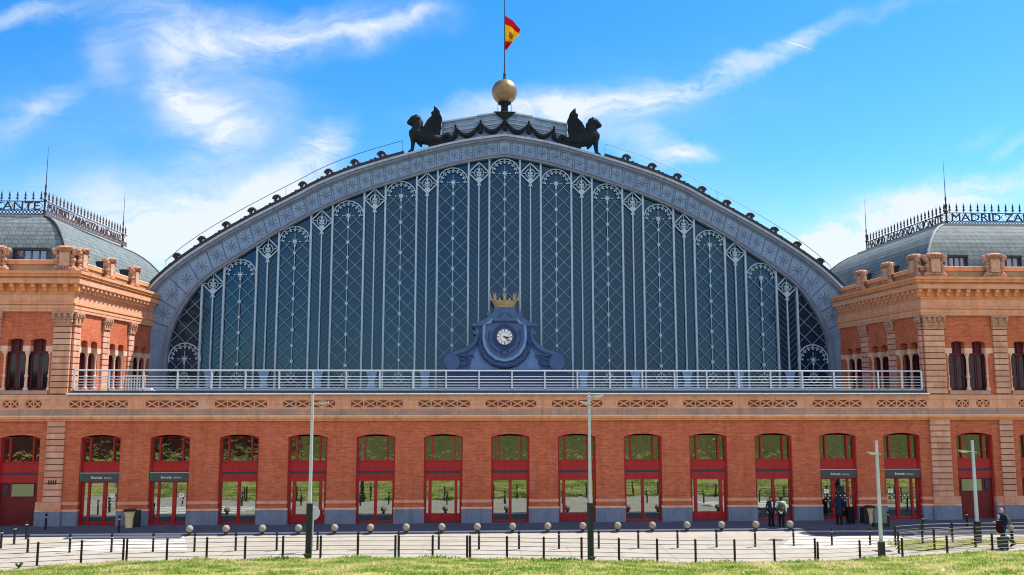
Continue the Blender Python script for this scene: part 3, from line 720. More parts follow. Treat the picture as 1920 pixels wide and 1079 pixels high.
    for f, n0, n1 in ((F, -.4, FAR), (S, .1, SE-.3)):
        for m in P.values(): m.M = f.M()
        k = n0
        while k < n1:
            m = P['orange'] if f is F else P['stone']
            b1(m, k, k+.22, .12, .46, 13.90, 14.11); b1(m, k+.01, k+.21, .12, .32, 13.70, 13.90); b1(m, k+.02, k+.20, .12, .22, 13.64, 13.70); k += .62
        k = n0
        while k < n1: b1(P['carved'], k, k+.07, .46, .52, 14.43, 14.53); k += .14
        k = n0
        while k < n1: b1(P['stone'], k, k+.06, .12, .19, 12.865, 12.895); k += .13
    # parapet
    def par(m, d0, d1, z0, z1):
        m.M = F.M(); b1(m, .28-d1+.0 if False else -d1, FAR, d0, d1, z0, z1)
        m.M = S.M(); b1(m, -d0, SE-.1, d0, d1, z0, z1)
    par(P['worn'], -.55, -.20, 14.86, 15.34); par(P['orange'], -.60, -.12, 15.34, 15.58); par(P['white'], -.62, -.10, 15.58, 15.62)
    for k in list(P): emit(k)
    # body core behind (keeps sky out)
    sg = -1 if Lf else 1
    c = MB(); xa, xb = sorted((cx0+sg*1.1, cx0+sg*FAR)); c.box(xa, xb, 3.4, 20, 0, 14.5); put('core', c, 'dark', root)
    # ---- cartouches on the parapet
    def cart(M, big=1.0):
        m = MB(); m.M = M; h = 1.55; w = .50*big
        m.box(-w*.60, w*.60, -.20, .22, 0, h*.86); m.box(-w*1.05, w*1.05, -.26, .26, 0, .14); m.box(-w*.9, w*.9, -.30, .24, h*.82, h*.90)
        m.lathe((0,-.02,0), [(w*.85,h*.88),(w*1.0,h*.93),(w*.7,h),(w*.2,h*1.03)], 10)
        for sx in (-1, 1):
            for (x, z, r) in ((.85,.20,.20),(1.08,.12,.15),(.74,.46,.13),(.82,.70,.17),(.72,.95,.13),(.95,1.16,.19),(1.18,1.30,.15),(.72,1.38,.16)):
                m.ball((sx*x*w/.5*.5*1.05, -.12, z), r, 8)
        for k in range(7): m.ball((-w*.8+k*w*.27, -.30, h*.90+.05*math.sin(k*2)), .10, 6)
        for k in range(5): m.ball((-w*.6+k*w*.3, -.26, .22), .10, 6)
        p = MB(); p.M = M; p.box(-w*.52, w*.52, -.29, -.20, .34, 1.14)
        o = put('cartouche', m, 'carved_stone', root, smooth=False); put('shield', p, 'pale_cart', o)
    def at(face, u, d): return face.M() @ Matrix.Translation((u, -d, 14.87))
    if Lf: fu = [.60, 4.6, 8.6, 12.6]; su = [.62, 4.45, 8.45]
    else:  fu = [.95, 4.80, 8.9, 12.6]; su = [.45, 3.95, 7.9]
    for u in fu: cart(at(F, u, -.05), 1.12)
    for u in su: cart(at(S, u+.1, -.05), .95)
    # ---- roof: mansard, rings inset from the walls
    prof = [(.75,14.9),(.95,15.6),(1.18,16.2),(1.45,16.77),(1.62,17.06),(1.88,17.46),(2.3,17.97),(2.78,18.40),(3.32,18.75),(3.9,18.98),(4.3,19.08)]
    x0, x1 = sorted((cx0, cx0+sg*26)); y0, y1 = 0, 20.6
    r = MB(); v = []
    for (o, z) in prof: v += [(x0+o,y0+o,z),(x1-o,y0+o,z),(x1-o,y1-o,z),(x0+o,y1-o,z)]
    f = []
    for i in range(len(prof)-1):
        for j in range(4): f.append((i*4+j, i*4+(j+1) % 4, i*4+4+(j+1) % 4, i*4+4+j))
    f.append(tuple((len(prof)-1)*4+j for j in range(4))); r.add(v, f); ro = put('roof', r, 'slate', root)
    hp = MB(); hx = (lambda o: (cx0+sg*o))
    hp.tube([(hx(o)-sg*.02, y0+o-.02, z+.02) for o, z in prof], .09, 6); hp.tube([(hx(o), y1-o, z+.02) for o, z in prof], .07, 6)
    put('hip_roll', hp, 'dark_iron' if Lf else 'lead', ro)
    co = 3.98 if Lf else 4.62
    cp = MB(); o = 3.85; cp.box(x0+o, x1-o, y0+o, y1-o, 18.95, 19.10 if Lf else 19.14); put('ridge_cap', cp, 'lead', ro)
    # dormers
    dm = MB(); dg_ = MB(); df = MB()
    dms = [(2.05,3.95),(7.2,9.0)] if Lf else [(2.0,3.45),(5.3,7.0)]
    for (a, b) in dms:
        dm.M = dg_.M = df.M = F.M()
        dm.box(a-.1, b+.1, .55, 1.5, 16.28, 16.42); dm.box(a-.08, a, .6, 1.4, 15.3, 16.28); dm.box(b, b+.08, .6, 1.4, 15.3, 16.28)
        dg_.box(a, b, .80, .82, 15.4, 16.28)
        for k in range(5): uu = a+(b-a)*k/4; df.box(uu-.035, uu+.035, .74, .80, 15.4, 16.28)
        d_ = put('dormer', dm, 'dark_iron', root); put('dormer_pane', dg_, 'dormer_glass', d_); put('dormer_frame', df, 'rust_iron', d_); dm = MB(); dg_ = MB(); df = MB()
    for u in ([2.0,5.9,9.8] if Lf else [1.3,5.2,9.2]):
        dm.M = dg_.M = df.M = S.M()
        dm.box(u-.4, u+.4, .58, 1.5, 16.22, 16.34); dg_.box(u-.35, u+.35, .72, .74, 15.4, 16.22)
        for uu in (u-.35, u+.35): dm.box(uu-.04, uu+.04, .6, 1.4, 15.3, 16.22)
        d_ = put('dormer', dm, 'dark_iron', root); put('dormer_pane', dg_, 'dormer_glass', d_); dm = MB(); dg_ = MB()
    # ---- cresting
    def crest(face, u0, u1, txts, name_mat):
        m = MB(); m.M = face.M() @ Matrix.Translation((0, co, 0)); zb = 19.12
        m.box(u0,u1,-.03,.03,zb,zb+.05); m.box(u0,u1,-.03,.03,zb+.30,zb+.34); m.box(u0,u1,-.035,.035,zb+.86,zb+.91)
        k = u0+.12
        while k < u1-.1:
            n = 8; c = (k, zb+.175)
            pts_ = [(c[0]+.10*math.cos(2*math.pi*j/n), 0, c[1]+.10*math.sin(2*math.pi*j/n)) for j in range(n+1)]
            m.tube(pts_, .030, 4, caps=False); k += .22
        k = u0+.35
        while k < u1-.2:
            m.tube([(k+.19*math.cos(2*math.pi*q/9), .03, zb+.60+.20*math.sin(2*math.pi*q/9)) for q in range(8)], .020, 4, caps=False); k += .47
        k = u0+.25; j = 0
        while k < u1-.1:
            z = zb+.91
            m.lathe((k,0,z), [(.03,0),(.03,.12),(.075,.20),(.035,.28),(.07,.36),(.012,.66)], 6)
            m.bar((k-.10,0,z+.12),(k-.03,0,z+.26),.03,.03); m.bar((k+.10,0,z+.12),(k+.03,0,z+.26),.03,.03)
            if j % 6 == 5: m.box(k+.235,k+.265,-.02,.02,zb+.34,zb+.86)
            k += .50; j += 1
        m.M = None
        cr_ = put('roof_cresting', m, name_mat, root)
        return cr_
    nmx = 'rust_iron' if Lf else 'dark_iron'
    LF = FAR-2; c1 = crest(F, co, LF, None, 'dark_iron'); c2 = crest(S, co, 16.6, None, nmx)
    yc = co
    def letters(txt, width, M, parent, mt):
        me = text_mesh(txt, .74, .03, 'lettering', width); me.transform(M); put('lettering', me, mt, parent)
    if Lf:
        letters('ZARAGOZA ALICANTE', 9.6, Matrix.Translation((XL-co-.3-4.8, yc, 19.46)), c1, 'dark_iron')
        letters('MADRID ZARAGOZA ALICANTE', 11.8, Matrix.Translation((XL-co, co+6.3, 19.47)) @ Matrix.Rotation(R(90), 4, 'Z'), c2, nmx)
    else:
        letters('MADRID ZARAGOZA ALICANTE', 13.6, Matrix.Translation((XR+co+.35+6.8, yc, 19.46)), c1, 'dark_iron')
        letters('MADRID ZARAGOZA ALICANTE', 11.2, Matrix.Translation((XR+co, co+6.1, 19.47)) @ Matrix.Rotation(R(-90), 4, 'Z'), c2, nmx)
    for (x, y) in ((cx0+sg*co, co), (cx0+sg*co, 16.6)):
        m = MB(); m.lathe((x, y, 19.1), [(.09,0),(.10,.3),(.06,.35),(.07,.9),(.13,1.0),(.05,1.1),(.07,1.3),(.10,1.45),(.04,1.6),(.06,1.9),(.03,2.1),(.02,3.2),(.008,4.55)], 8)
        put('finial', m, 'dark_iron', root)
    return root
mat('pale_cart', (.62,.40,.29), .85, .1, var=.3, vscale=4, vcol=(.42,.25,.17))
glassmat('dormer_glass', (.03,.05,.12), .2, .1)
pavL = pavilion('L'); pavR = pavilion('R')

# ------------------------------------------------------------------ hall with the great arched window
HX, HY = 25.3, 12.0
hall = thing('arched_train_hall', 'great iron and glass arched hall rising behind the terrace', 'building', (HX, HY, 7.6))
INN = [(0,25.6),(2.7,25.17),(5.2,24.5),(7.5,23.78),(10.8,22.65),(13.9,21.27),(16.9,19.6),(18.5,18.55),(20.8,17.0),(22.4,15.7),(23.5,14.2),(24.18,12.85),(24.58,11.5),(24.7,9.8),(24.7,7.62)]
OUT = [(0,27.23),(2.1,26.93),(3.9,26.58),(5.8,26.10),(7.6,25.58),(9.6,24.97),(11.8,24.22),(13.96,23.30),(15.74,22.30),(18.4,20.85),(20.85,19.42),(23.1,17.95),(24.64,16.75),(25.7,15.72),(26.2,15.1)]
def smooth_curve(c, n=4):
    out = []
    for i in range(len(c)-1):
        p0 = c[max(i-1,0)]; p1 = c[i]; p2 = c[i+1]; p3 = c[min(i+2,len(c)-1)]
        for k in range(n):
            t = k/n
            out.append(tuple(.5*((2*p1[j])+(-p0[j]+p2[j])*t+(2*p0[j]-5*p1[j]+4*p2[j]-p3[j])*t*t+(-p0[j]+3*p1[j]-3*p2[j]+p3[j])*t**3) for j in range(2)))
    out.append(c[-1]); return out
INS = smooth_curve(INN); OUS = smooth_curve(OUT)
def innerZ(h):
    h = abs(h)
    for a, b in zip(INS, INS[1:]):
        if a[0] <= h <= b[0] and b[0] > a[0]: return a[1]+(b[1]-a[1])*(h-a[0])/(b[0]-a[0])
    return 9.0
def outerZ(h):
    h = abs(h)
    for a, b in zip(OUS, OUS[1:]):
        if a[0] <= h <= b[0]: return a[1]+(b[1]-a[1])*(h-a[0])/(b[0]-a[0])
    return 15.1
# frame plate: quads between inner and outer curves
fr = MB()
inner_pts = INS
def outer_for(i):
    (h, z) = INS[i]
    a = INS[max(i-1,0)]; b = INS[min(i+1,len(INS)-1)]
    ang = math.atan2(a[1]-b[1], b[0]-a[0]) if i else 0
    lean = min(.85*ang*ang, ang)
    dx_, dz_ = math.sin(lean), math.cos(lean)
    t = .2
    while t < 12:
        H, Z = h+dx_*t, z+dz_*t
        if H >= 26.2: return (26.2, Z)
        if Z >= outerZ(H): return (H, Z)
        t += .02
    return (26.2, z)
PAIR = [(INS[i], outer_for(i)) for i in range(len(INS))]
for s in (-1, 1):
    for (a, b) in zip(PAIR, PAIR[1:]):
        pl = [(HX+s*a[0][0],a[0][1]),(HX+s*b[0][0],b[0][1]),(HX+s*b[1][0],b[1][1]),(HX+s*a[1][0],a[1][1])]
        fr.add([(x,HY,z) for x, z in pl]+[(x,HY+.8,z) for x, z in pl], [(0,1,2,3),(7,6,5,4),(0,4,5,1),(2,6,7,3)])
def strip(m, curve, off0, off1, y0, y1, hmin=0, hmax=99, zmin=0, sides=(-1, 1)):
    n = len(curve); c = []
    for i, (h, z) in enumerate(curve):
        a = curve[max(i-1,0)]; b = curve[min(i+1,n-1)]; tx, tz = b[0]-a[0], b[1]-a[1]; l = math.hypot(tx, tz)
        nx, nz = (-tz/l, tx/l)
        if i == 0: nx, nz = 0, 1
        c.append(((h+nx*off0, z+nz*off0), (h+nx*off1, z+nz*off1), h, z))
    for s in sides:
        for a, b in zip(c, c[1:]):
            if a[2] < hmin or b[2] > hmax: continue
            pl = [(HX+s*a[0][0],a[0][1]),(HX+s*b[0][0],b[0][1]),(HX+s*b[1][0],b[1][1]),(HX+s*a[1][0],a[1][1])]
            m.add([(x,y0,z) for x, z in pl]+[(x,y1,z) for x, z in pl], [(0,1,2,3),(7,6,5,4),(0,4,5,1),(1,5,6,2),(2,6,7,3),(3,7,4,0)])
r1 = MB(); strip(r1, INS, -.02, .16, HY-.16, HY+.5); strip(r1, INS, .16, .28, HY-.24, HY+.1); put('inner_rim', r1, 'rim_metal', hall)
r2 = MB(); strip(r2, OUS, -.42, -.30, HY-.10, HY+.1); strip(r2, OUS, -.30, -.10, HY-.26, HY+.2); put('outer_moulding', r2, 'rim_metal', hall)
r3 = MB(); strip(r3, OUS, -.10, .06, HY-.42, HY+.6); put('outer_cornice', r3, 'pale_zinc', hall)
# panel joints and rosettes
pj = ro_ = bo = fr
fr.m = 1; s_ = 0.5; nxt = .48; k = 0; marks = []
acc_ = 0
for i in range(len(INS)-1):
    a, b = INS[i], INS[i+1]; l = math.hypot(b[0]-a[0], b[1]-a[1])
    while nxt <= acc_+l:
        t = (nxt-acc_)/l; p = (a[0]+(b[0]-a[0])*t, a[1]+(b[1]-a[1])*t)
        oa, ob = PAIR[i][1], PAIR[i+1][1]; q = (oa[0]+(ob[0]-oa[0])*t, oa[1]+(ob[1]-oa[1])*t)
        marks.append((p, q)); k += 1; nxt += .97*(1+.0005*k*k)
    acc_ += l
for s in (-1, 1):
    prev = None
    for (p, q) in marks:
        P1 = (HX+s*(p[0]+(q[0]-p[0])*.14), HY-.02, p[1]+(q[1]-p[1])*.14); P2 = (HX+s*(p[0]+(q[0]-p[0])*.80), HY-.02, p[1]+(q[1]-p[1])*.80)
        if p[1] > 11.5:
            pj.bar(P1, P2, .045, .03) if p[1] < 20.5 else None
            d = (Vector(P2)-Vector(P1)).normalized(); e = Vector((-d.z, 0, d.x))*.075
            if p[1] >= 20.5: pj.bar(Vector(P1)-e, Vector(P2)-e, .03, .03); pj.bar(Vector(P1)+e, Vector(P2)+e, .03, .03)
        if p[1] > 11.5:
            if prev: c = tuple((prev[0][j]+prev[1][j]+P1[j]+P2[j])/4 for j in range(3)); sz = min(.5, math.dist(prev[0], P1)*.36, math.dist(P1, P2)*.42)
            elif s == 1: c = (HX, HY-.02, P1[2]+.45); sz = .28
            else: c = None
            if c:
                for j in range(4): a = j*math.pi/4; ro_.bar((c[0]-sz*math.cos(a),c[1],c[2]-sz*math.sin(a)),(c[0]+sz*math.cos(a),c[1],c[2]+sz*math.sin(a)),.028,.02)
                fr.m = 2; bo.disc(c[0], c[2], .085, HY-.05, HY+.01, 8); fr.m = 1
        prev = (P1, P2)
put('arch_frame', fr, ['zinc','groove','rim_metal'], hall)
# glass
gl = MB()
top = [(HX-h, z) for h, z in reversed(INS)]+[(HX+h, z) for h, z in INS[1:]]
gl.prism([(x, z) for x, z in top], HY+.32, HY+.36); put('great_window_pane', gl, 'arch_glass', hall)
b_ = MB(); b_.box(HX-24.9, HX+24.9, HY+.05, HY+.5, 7.62, 7.95); put('sill', b_, 'plinth_blue', hall)
# vertical glazing bars, lattices, chevrons
PER = 3.933; hubs = {0:24.32,1:23.56,2:22.46,3:20.9,4:18.9,5:16.37,6:10.12}
fan = MB(); 
Rf = 1.14
ring = [(Rf*math.cos(a), 0, Rf*math.sin(a)) for a in [R(-14+i*208/26) for i in range(27)]]
fan.tube(ring, .048, 5)
for i in range(8):
    a0 = R(2+22*i); a1 = R(2+22*(i+1)); am = (a0+a1)/2
    pts_ = []
    for j in range(7):
        t = j/6; a = a0+(a1-a0)*t; rr = Rf-.03-.26*math.sin(math.pi*t)*0 - .0
        pts_.append((rr*math.cos(a), 0, rr*math.sin(a)))
    c = (Rf*math.cos(am), Rf*math.sin(am)); rad = Rf*math.sin((a1-a0)/2)
    arc_ = []
    for j in range(7):
        th = am+math.pi-math.pi/2+math.pi*j/6
        arc_.append((c[0]+rad*math.cos(th), 0, c[1]+rad*math.sin(th)))
    fan.tube(arc_, .026, 4)
for i in range(9):
    a = R(2+22*i); r0 = Rf-.30
    fan.disc(r0*math.cos(a), r0*math.sin(a), .075, -.03, .03, 7)
    fan.bar((r0*math.cos(a),0,r0*math.sin(a)),((Rf-.02)*math.cos(a),0,(Rf-.02)*math.sin(a)),.03,.04)
fan.disc(0, 0, .15, -.06, .05, 10)
for j in range(8):
    a = j*math.pi/4; l = .42 if j % 2 == 0 else .30
    if j == 2: l = .60
    fan.bar((0,0,0),(l*math.cos(a),0,l*math.sin(a)),.03,.03)
    if j in (0, 4): fan.disc(l*math.cos(a), 0, .045, -.03, .03, 6)
fan.prism([(-.03,-.1),(-.075,-.36),(-.02,-.42),(.02,-.42),(.075,-.36),(.03,-.1)], -.04, .04)
fan_me = fan.mesh('fan_ornament')
dia = MB(); D = .80
for (a, b) in (((0,D),(D,0)),((D,0),(0,-D)),((0,-D),(-D,0)),((-D,0),(0,D))): dia.bar((a[0],0,a[1]),(b[0],0,b[1]),.085,.08)
ring = [(.36*math.cos(2*math.pi*j/14), 0, .36*math.sin(2*math.pi*j/14)-.02) for j in range(15)]; dia.tube(ring, .032, 4, caps=False)
def leaf(m, x, z, a, l, w):
    ca, sa = math.cos(a), math.sin(a)
    pl = [(x,z)]+[(x+ca*l*t-sa*w*q, z+sa*l*t+ca*w*q) for t, q in ((.45,1),(1,0),(.45,-1))]
    m.prism(pl, -.03, .03)
leaf(dia,0,.05,R(90),.34,.09)
for s in (-1, 1):
    leaf(dia,0,-.1,R(90-s*45),.30,.08); leaf(dia,0,-.28,R(90-s*50),.30,.07); dia.bar((s*.36,0,0),(s*.66,0,0),.05,.05)
dia.bar((0,0,-.75),(0,0,.3),.05,.05); dia.bar((0,0,.34),(0,0,.66),.04,.05)
dia.prism([(-.30,-.55),(0,-.28),(.30,-.55),(0,-.85)], -.02, .02)
dia.prism([(-.18,-1.05),(-.10,-.85),(0,-.72),(.10,-.85),(.18,-1.05),(.05,-.98),(-.05,-.98)], -.045, .045)
dia_me = dia.mesh('diamond_ornament')
ymul = HY+.16
for k in range(-6, 7):
    xc = HX+PER*k + (.12 if k == -6 else (-.12 if k == 6 else 0)); hz = hubs[abs(k)]
    hw = 1.175
    # mullions on both sides of the fan bay
    for s in (-1, 1):
        if (k == -6 and s == -1) or (k == 6 and s == 1): continue
        x = HX+PER*k+s*hw; m = MB(); zt = innerZ(x-HX)+.05; m.box(x-.065, x+.065, ymul-.10, ymul+.14, 7.7, zt); put('mullion', m, 'mullion_metal', hall)
    m = MB(); x0 = xc-hw+.05; x1 = xc+hw-.05; w2 = 1.155
    zmin = 7.95
    # diagonals crossing at the centre line every w2
    n0 = hz-.55 if abs(k) < 6 else 13.0
    base = hz-.86
    if abs(k) == 6:
        xa = HX+PER*k*1.0
        for sg in (-1, 1):
            for j in range(-8, 12):
                zc = 10.12+j*w2; prev = None
                for q in range(41):
                    xx = x0-.1+(x1-x0+.2)*q/40; zz = zc+sg*(xx-xc); ok = zmin < zz < innerZ(xx-HX)-.05 and abs(xx-HX) < 24.6 and not (math.hypot(xx-xc, zz-hz) < Rf and zz > hz)
                    if ok and prev is None: prev = (xx, zz)
                    if prev is not None and (not ok or q == 40):
                        m.bar((prev[0],ymul,prev[1]),(xx,ymul,zz),.036,.04); prev = None
    else:
        for sg in (-1, 1):
            j = -2
            while base-j*w2 > zmin-1.2:
                zc = base-j*w2; za = zc-sg*(hw-.05); zb = zc+sg*(hw-.05); xa, xb = x0, x1
                def clipz(xq, zq):
                    return xq, zq
                lim = hz-.10
                if min(za, zb) < lim and max(za, zb) > zmin:
                    pa = [xa, za]; pb = [xb, zb]
                    for (p, q) in ((pa, pb), (pb, pa)):
                        if p[1] > lim: t = (lim-p[1])/(q[1]-p[1]); p[0] += (q[0]-p[0])*t; p[1] = lim
                        if p[1] < zmin: t = (zmin-p[1])/(q[1]-p[1]); p[0] += (q[0]-p[0])*t; p[1] = zmin
                    m.bar((pa[0],ymul,pa[1]),(pb[0],ymul,pb[1]),.036,.04)
                j += 1
    lat = put('lattice', m, 'lattice_metal', hall)
    m = MB(); m.box(xc-.02, xc+.02, ymul-.05, ymul-.01, 8.9, hz-.3)
    z = base
    j = 0
    while z > 9.6 and abs(k) < 6:
        m.disc(xc, z, .125 if j % 2 else .105, ymul-.08, ymul, 9); z -= w2; j += 1
    # cross ornament near the bottom
    for (a, b) in (((0,.42),(.42,0)),((.42,0),(0,-.42)),((0,-.42),(-.42,0)),((-.42,0),(0,.42)),((-.3,-.3),(.3,.3)),((-.3,.3),(.3,-.3))): m.bar((xc+a[0],ymul-.04,8.75+a[1]),(xc+b[0],ymul-.04,8.75+b[1]),.05,.05)
    put('studded_rod', m, 'mullion_metal', lat)
    put('fan_ornament', fan_me, 'mullion_metal', hall, loc=(xc, ymul-.04, hz))
dz_c = {0:24.35,1:23.5,2:22.2,3:20.5,4:18.33,5:15.7}
for k in range(-6, 6):
    xc = HX+PER*(k+.5); kk = k if k >= 0 else -k-1; zc = dz_c[kk]
    put('diamond_ornament', dia_me, 'mullion_metal', hall, loc=(xc, ymul-.04, zc))
    m = MB(); m.box(xc-.045, xc+.045, ymul-.08, ymul+.08, 9.1, zc-.9)
    u_ = MB(); u_.prism([(xc-.42,9.25),(xc+.42,9.25),(xc+.22,8.5),(xc+.30,8.05),(xc-.30,8.05),(xc-.22,8.5)], ymul-.12, ymul+.06)
    st_ = put('stem_bar', m, 'mullion_metal', hall); put('urn', u_, 'monument_light', st_)
    m = MB(); hw = .77; z = 8.0
    while z < 26:
        for s in (-1, 1):
            a = (xc+s*.05, z); b = (xc+s*hw, z+.72)
            lim = innerZ(b[0]-HX)-.05
            if b[1] < lim: m.bar((a[0],ymul+.06,a[1]),(b[0],ymul+.06,b[1]),.030,.04)
        z += .47
    put('chevron_lattice', m, 'chevron_metal', hall)
# attic above the apex
atp = [(0,29.25),(.66,29.16),(2.16,28.93),(2.3,28.84),(4.85,28.36),(4.85,26.2),(2.3,26.8),(0,27.1)]
m = MB(); full = [(HX-x, z) for x, z in atp]+[(HX+x, z) for x, z in reversed(atp[1:-1])]
m.prism(full, HY+.35, HY+1.6); at_ = put('attic', m, 'zinc', hall)
m = MB()
for (o0, o1, pr) in ((0,.12,.18),(.50,.56,.08),(.85,.92,.10),(1.02,1.06,.06)):
    for s in (-1, 1):
        for (a, b) in (((0,29.26),(.66,29.17)),((.66,29.17),(2.16,28.94)),((2.3,28.85),(4.9,28.37))):
            pl = [(HX+s*a[0],a[1]-o0),(HX+s*b[0],b[1]-o0),(HX+s*b[0],b[1]-o1),(HX+s*a[0],a[1]-o1)]
            m.prism(pl, HY+.35-pr, HY+.36)
for x in (-3.8,-1.87,0,1.87,3.8): m.box(HX+x-.14, HX+x+.14, HY+.24, HY+.36, 27.5-abs(x)*.15, 28.75-abs(x)*.18)
put('attic_moulding', m, 'pale_zinc', at_)
m = MB(); hk = [(-3.8,28.0),(-1.87,28.4),(0,28.66),(1.87,28.4),(3.8,28.0)]
for (a, b) in zip(hk, hk[1:]):
    pts_ = []; rs = []
    for j in range(13):
        t = j/12; pts_.append((HX+a[0]+(b[0]-a[0])*t, HY+.10, a[1]+(b[1]-a[1])*t-.1-.85*(1-(2*t-1)**2))); rs.append(.055+.145*math.sin(math.pi*t))
    m.tube(pts_, rs, 7)
for (x, z) in hk:
    m.lathe((HX+x, HY+.08, z-1.05), [(.03,0),(.16,.10),(.20,.3),(.12,.6),(.07,.9),(.10,1.05),(.05,1.15)], 8)
put('garland', m, 'bronze', at_)
# roof behind the arch
m = MB(); ous2 = [(h, z-.05) for h, z in OUS]+[(26.2,7.7)]
for s in (-1, 1):
    for a, b in zip(ous2, ous2[1:]):
        m.add([(HX+s*a[0],HY+.6,a[1]),(HX+s*b[0],HY+.6,b[1]),(HX+s*b[0],HY+75,b[1]),(HX+s*a[0],HY+75,a[1])], [(0,1,2,3)])
m.prism([(HX-h, z) for h, z in reversed(ous2)]+[(HX+h, z) for h, z in ous2[1:]], HY+74.6, HY+75)
put('barrel_roof', m, 'roof_zinc', hall)
for s in (-1, 1):
    m = MB(); strip(m, OUS, .06, .34, HY-.25, HY+1.2, hmin=7.5, sides=(s,)); ed = put('roof_edge', m, 'dark_iron', hall)
    for h in (9.35,11.35,13.3,15.2,17.1,18.9,20.75,22.5,24.25):
        m = MB(); z = outerZ(h)+.28; sl = (outerZ(h+.3)-outerZ(h-.3))/.6
        sp_ = []
        for j in range(15):
            a = j/14*2.6*math.pi; rr = .31*(1-j/20); sp_.append((HX+s*(h+rr*math.cos(a)), HY-.05, z+.24+rr*math.sin(a)))
        m.tube(sp_, .115, 6)
        for (o, r_) in ((.50,.17),(.80,.13),(-.42,.11)): m.ball((HX+s*(h+o), HY-.05, z+sl*o+.08), r_, 7)
        m.bar((HX+s*(h-.5),HY+.1,z-sl*.5-.10),(HX+s*(h+.8),HY+.1,z+sl*.8-.10),.14,.12); put('acroterion', m, 'dark_iron', ed)
for s in (-1, 1):
    m = MB(); c = [(h, outerZ(h)+1.55) for h in [7.9+i*1.1 for i in range(17)]]
    m.tube([(HX+s*h, HY+1.0, z) for h, z in c], .024, 4)
    for h, z in (c[0], c[8], c[-1]): m.tube([(HX+s*h, HY+1.0, z), (HX+s*h, HY+1.0, z-1.4)], .015, 4)
    put('guard_wire', m, 'sign_grey', hall)

# ---- globe, flagpole and flag
gb = thing('roof_globe', 'large gilded metal globe on a dark pedestal at the roof apex', 'globe', (HX, HY+.7, 29.2))
m = MB(); m.ball((HX, HY+.7, 30.98), 1.0, 36); put('sphere', m, 'globe_metal', gb, smooth=True)
m = MB(); m.lathe((HX, HY+.7, 0), [(.30,29.2),(.28,29.5),(.27,29.8),(.36,29.95),(.52,30.02),(.52,30.12),(.35,30.2)], 16)
m.prism([(HX-.85,29.22),(HX+.85,29.22),(HX+.75,29.12),(HX+.12,28.6),(HX,28.42),(HX-.12,28.6),(HX-.75,29.12)], HY+.12, HY+1.1); put('pedestal', m, 'bronze', gb)
m = MB()
for x in (-.52, .52): m.tube([(HX+x,HY+.6,29.2),(HX+x,HY+.6,29.95)], .02, 4)
put('strut', m, 'bronze', gb)
fp = thing('flagpole', 'slim dark flagpole rising from the top of the globe', 'flagpole', (HX, HY+.7, 31.95))
m = MB(); m.lathe((HX, HY+.7, 0), [(.10,31.93),(.14,32.08),(.10,32.2),(.11,32.4),(.05,32.65),(.045,33.0),(.06,33.05),(.04,33.1),(.035,36),(.028,40.5)], 8); put('pole', m, 'dark_iron', fp)
fg = thing('national_flag', 'red and yellow striped flag hanging half limp from the pole', 'flag', (HX, HY+.7, 34.4))
def flagpt(u, v):
    A = (0, 37.25-2.85*u); E0 = [(1.18,36.15),(1.12,35.75),(.98,35.35),(.60,35.05),(.12,34.42)]
    t = u*4; i = min(3, int(t)); t -= i; E = tuple(E0[i][j]+(E0[i+1][j]-E0[i][j])*t for j in range(2))
    Mx = .55*(E[0]); Mz = (A[1]+E[1])/2+.18*(1-u)
    q = [(1-v)**2*A[j]+2*v*(1-v)*(Mx, Mz)[j]+v*v*E[j] for j in range(2)]
    return (HX+.04+q[0]+.05*math.sin(v*9+u*3)*v, HY+.7+.22*math.sin(v*10+u*2.5)*(.2+v)+.1*math.sin(u*9)*v, q[1]+.06*math.sin(v*11)*v)
m = MB(); nu, nv = 24, 16
vv = [flagpt(i/nu, j/nv) for i in range(nu+1) for j in range(nv+1)]
for i in range(nu):
    for j in range(nv):
        u = (i+.5)/nu; v_ = (j+.5)/nv
        mi = 0 if (u < .25 or u > .75) else 1
        if .40 < u < .62 and .30 < v_ < .62 and not (u < .44 and abs(v_-.45) > .08): mi = 2
        m.f.append((i*(nv+1)+j, (i+1)*(nv+1)+j, (i+1)*(nv+1)+j+1, i*(nv+1)+j+1)); m.mi.append(mi)
m.v = vv; put('cloth', m, ['flag_red','flag_yellow','emblem_brown'], fg, recalc=False, smooth=True)

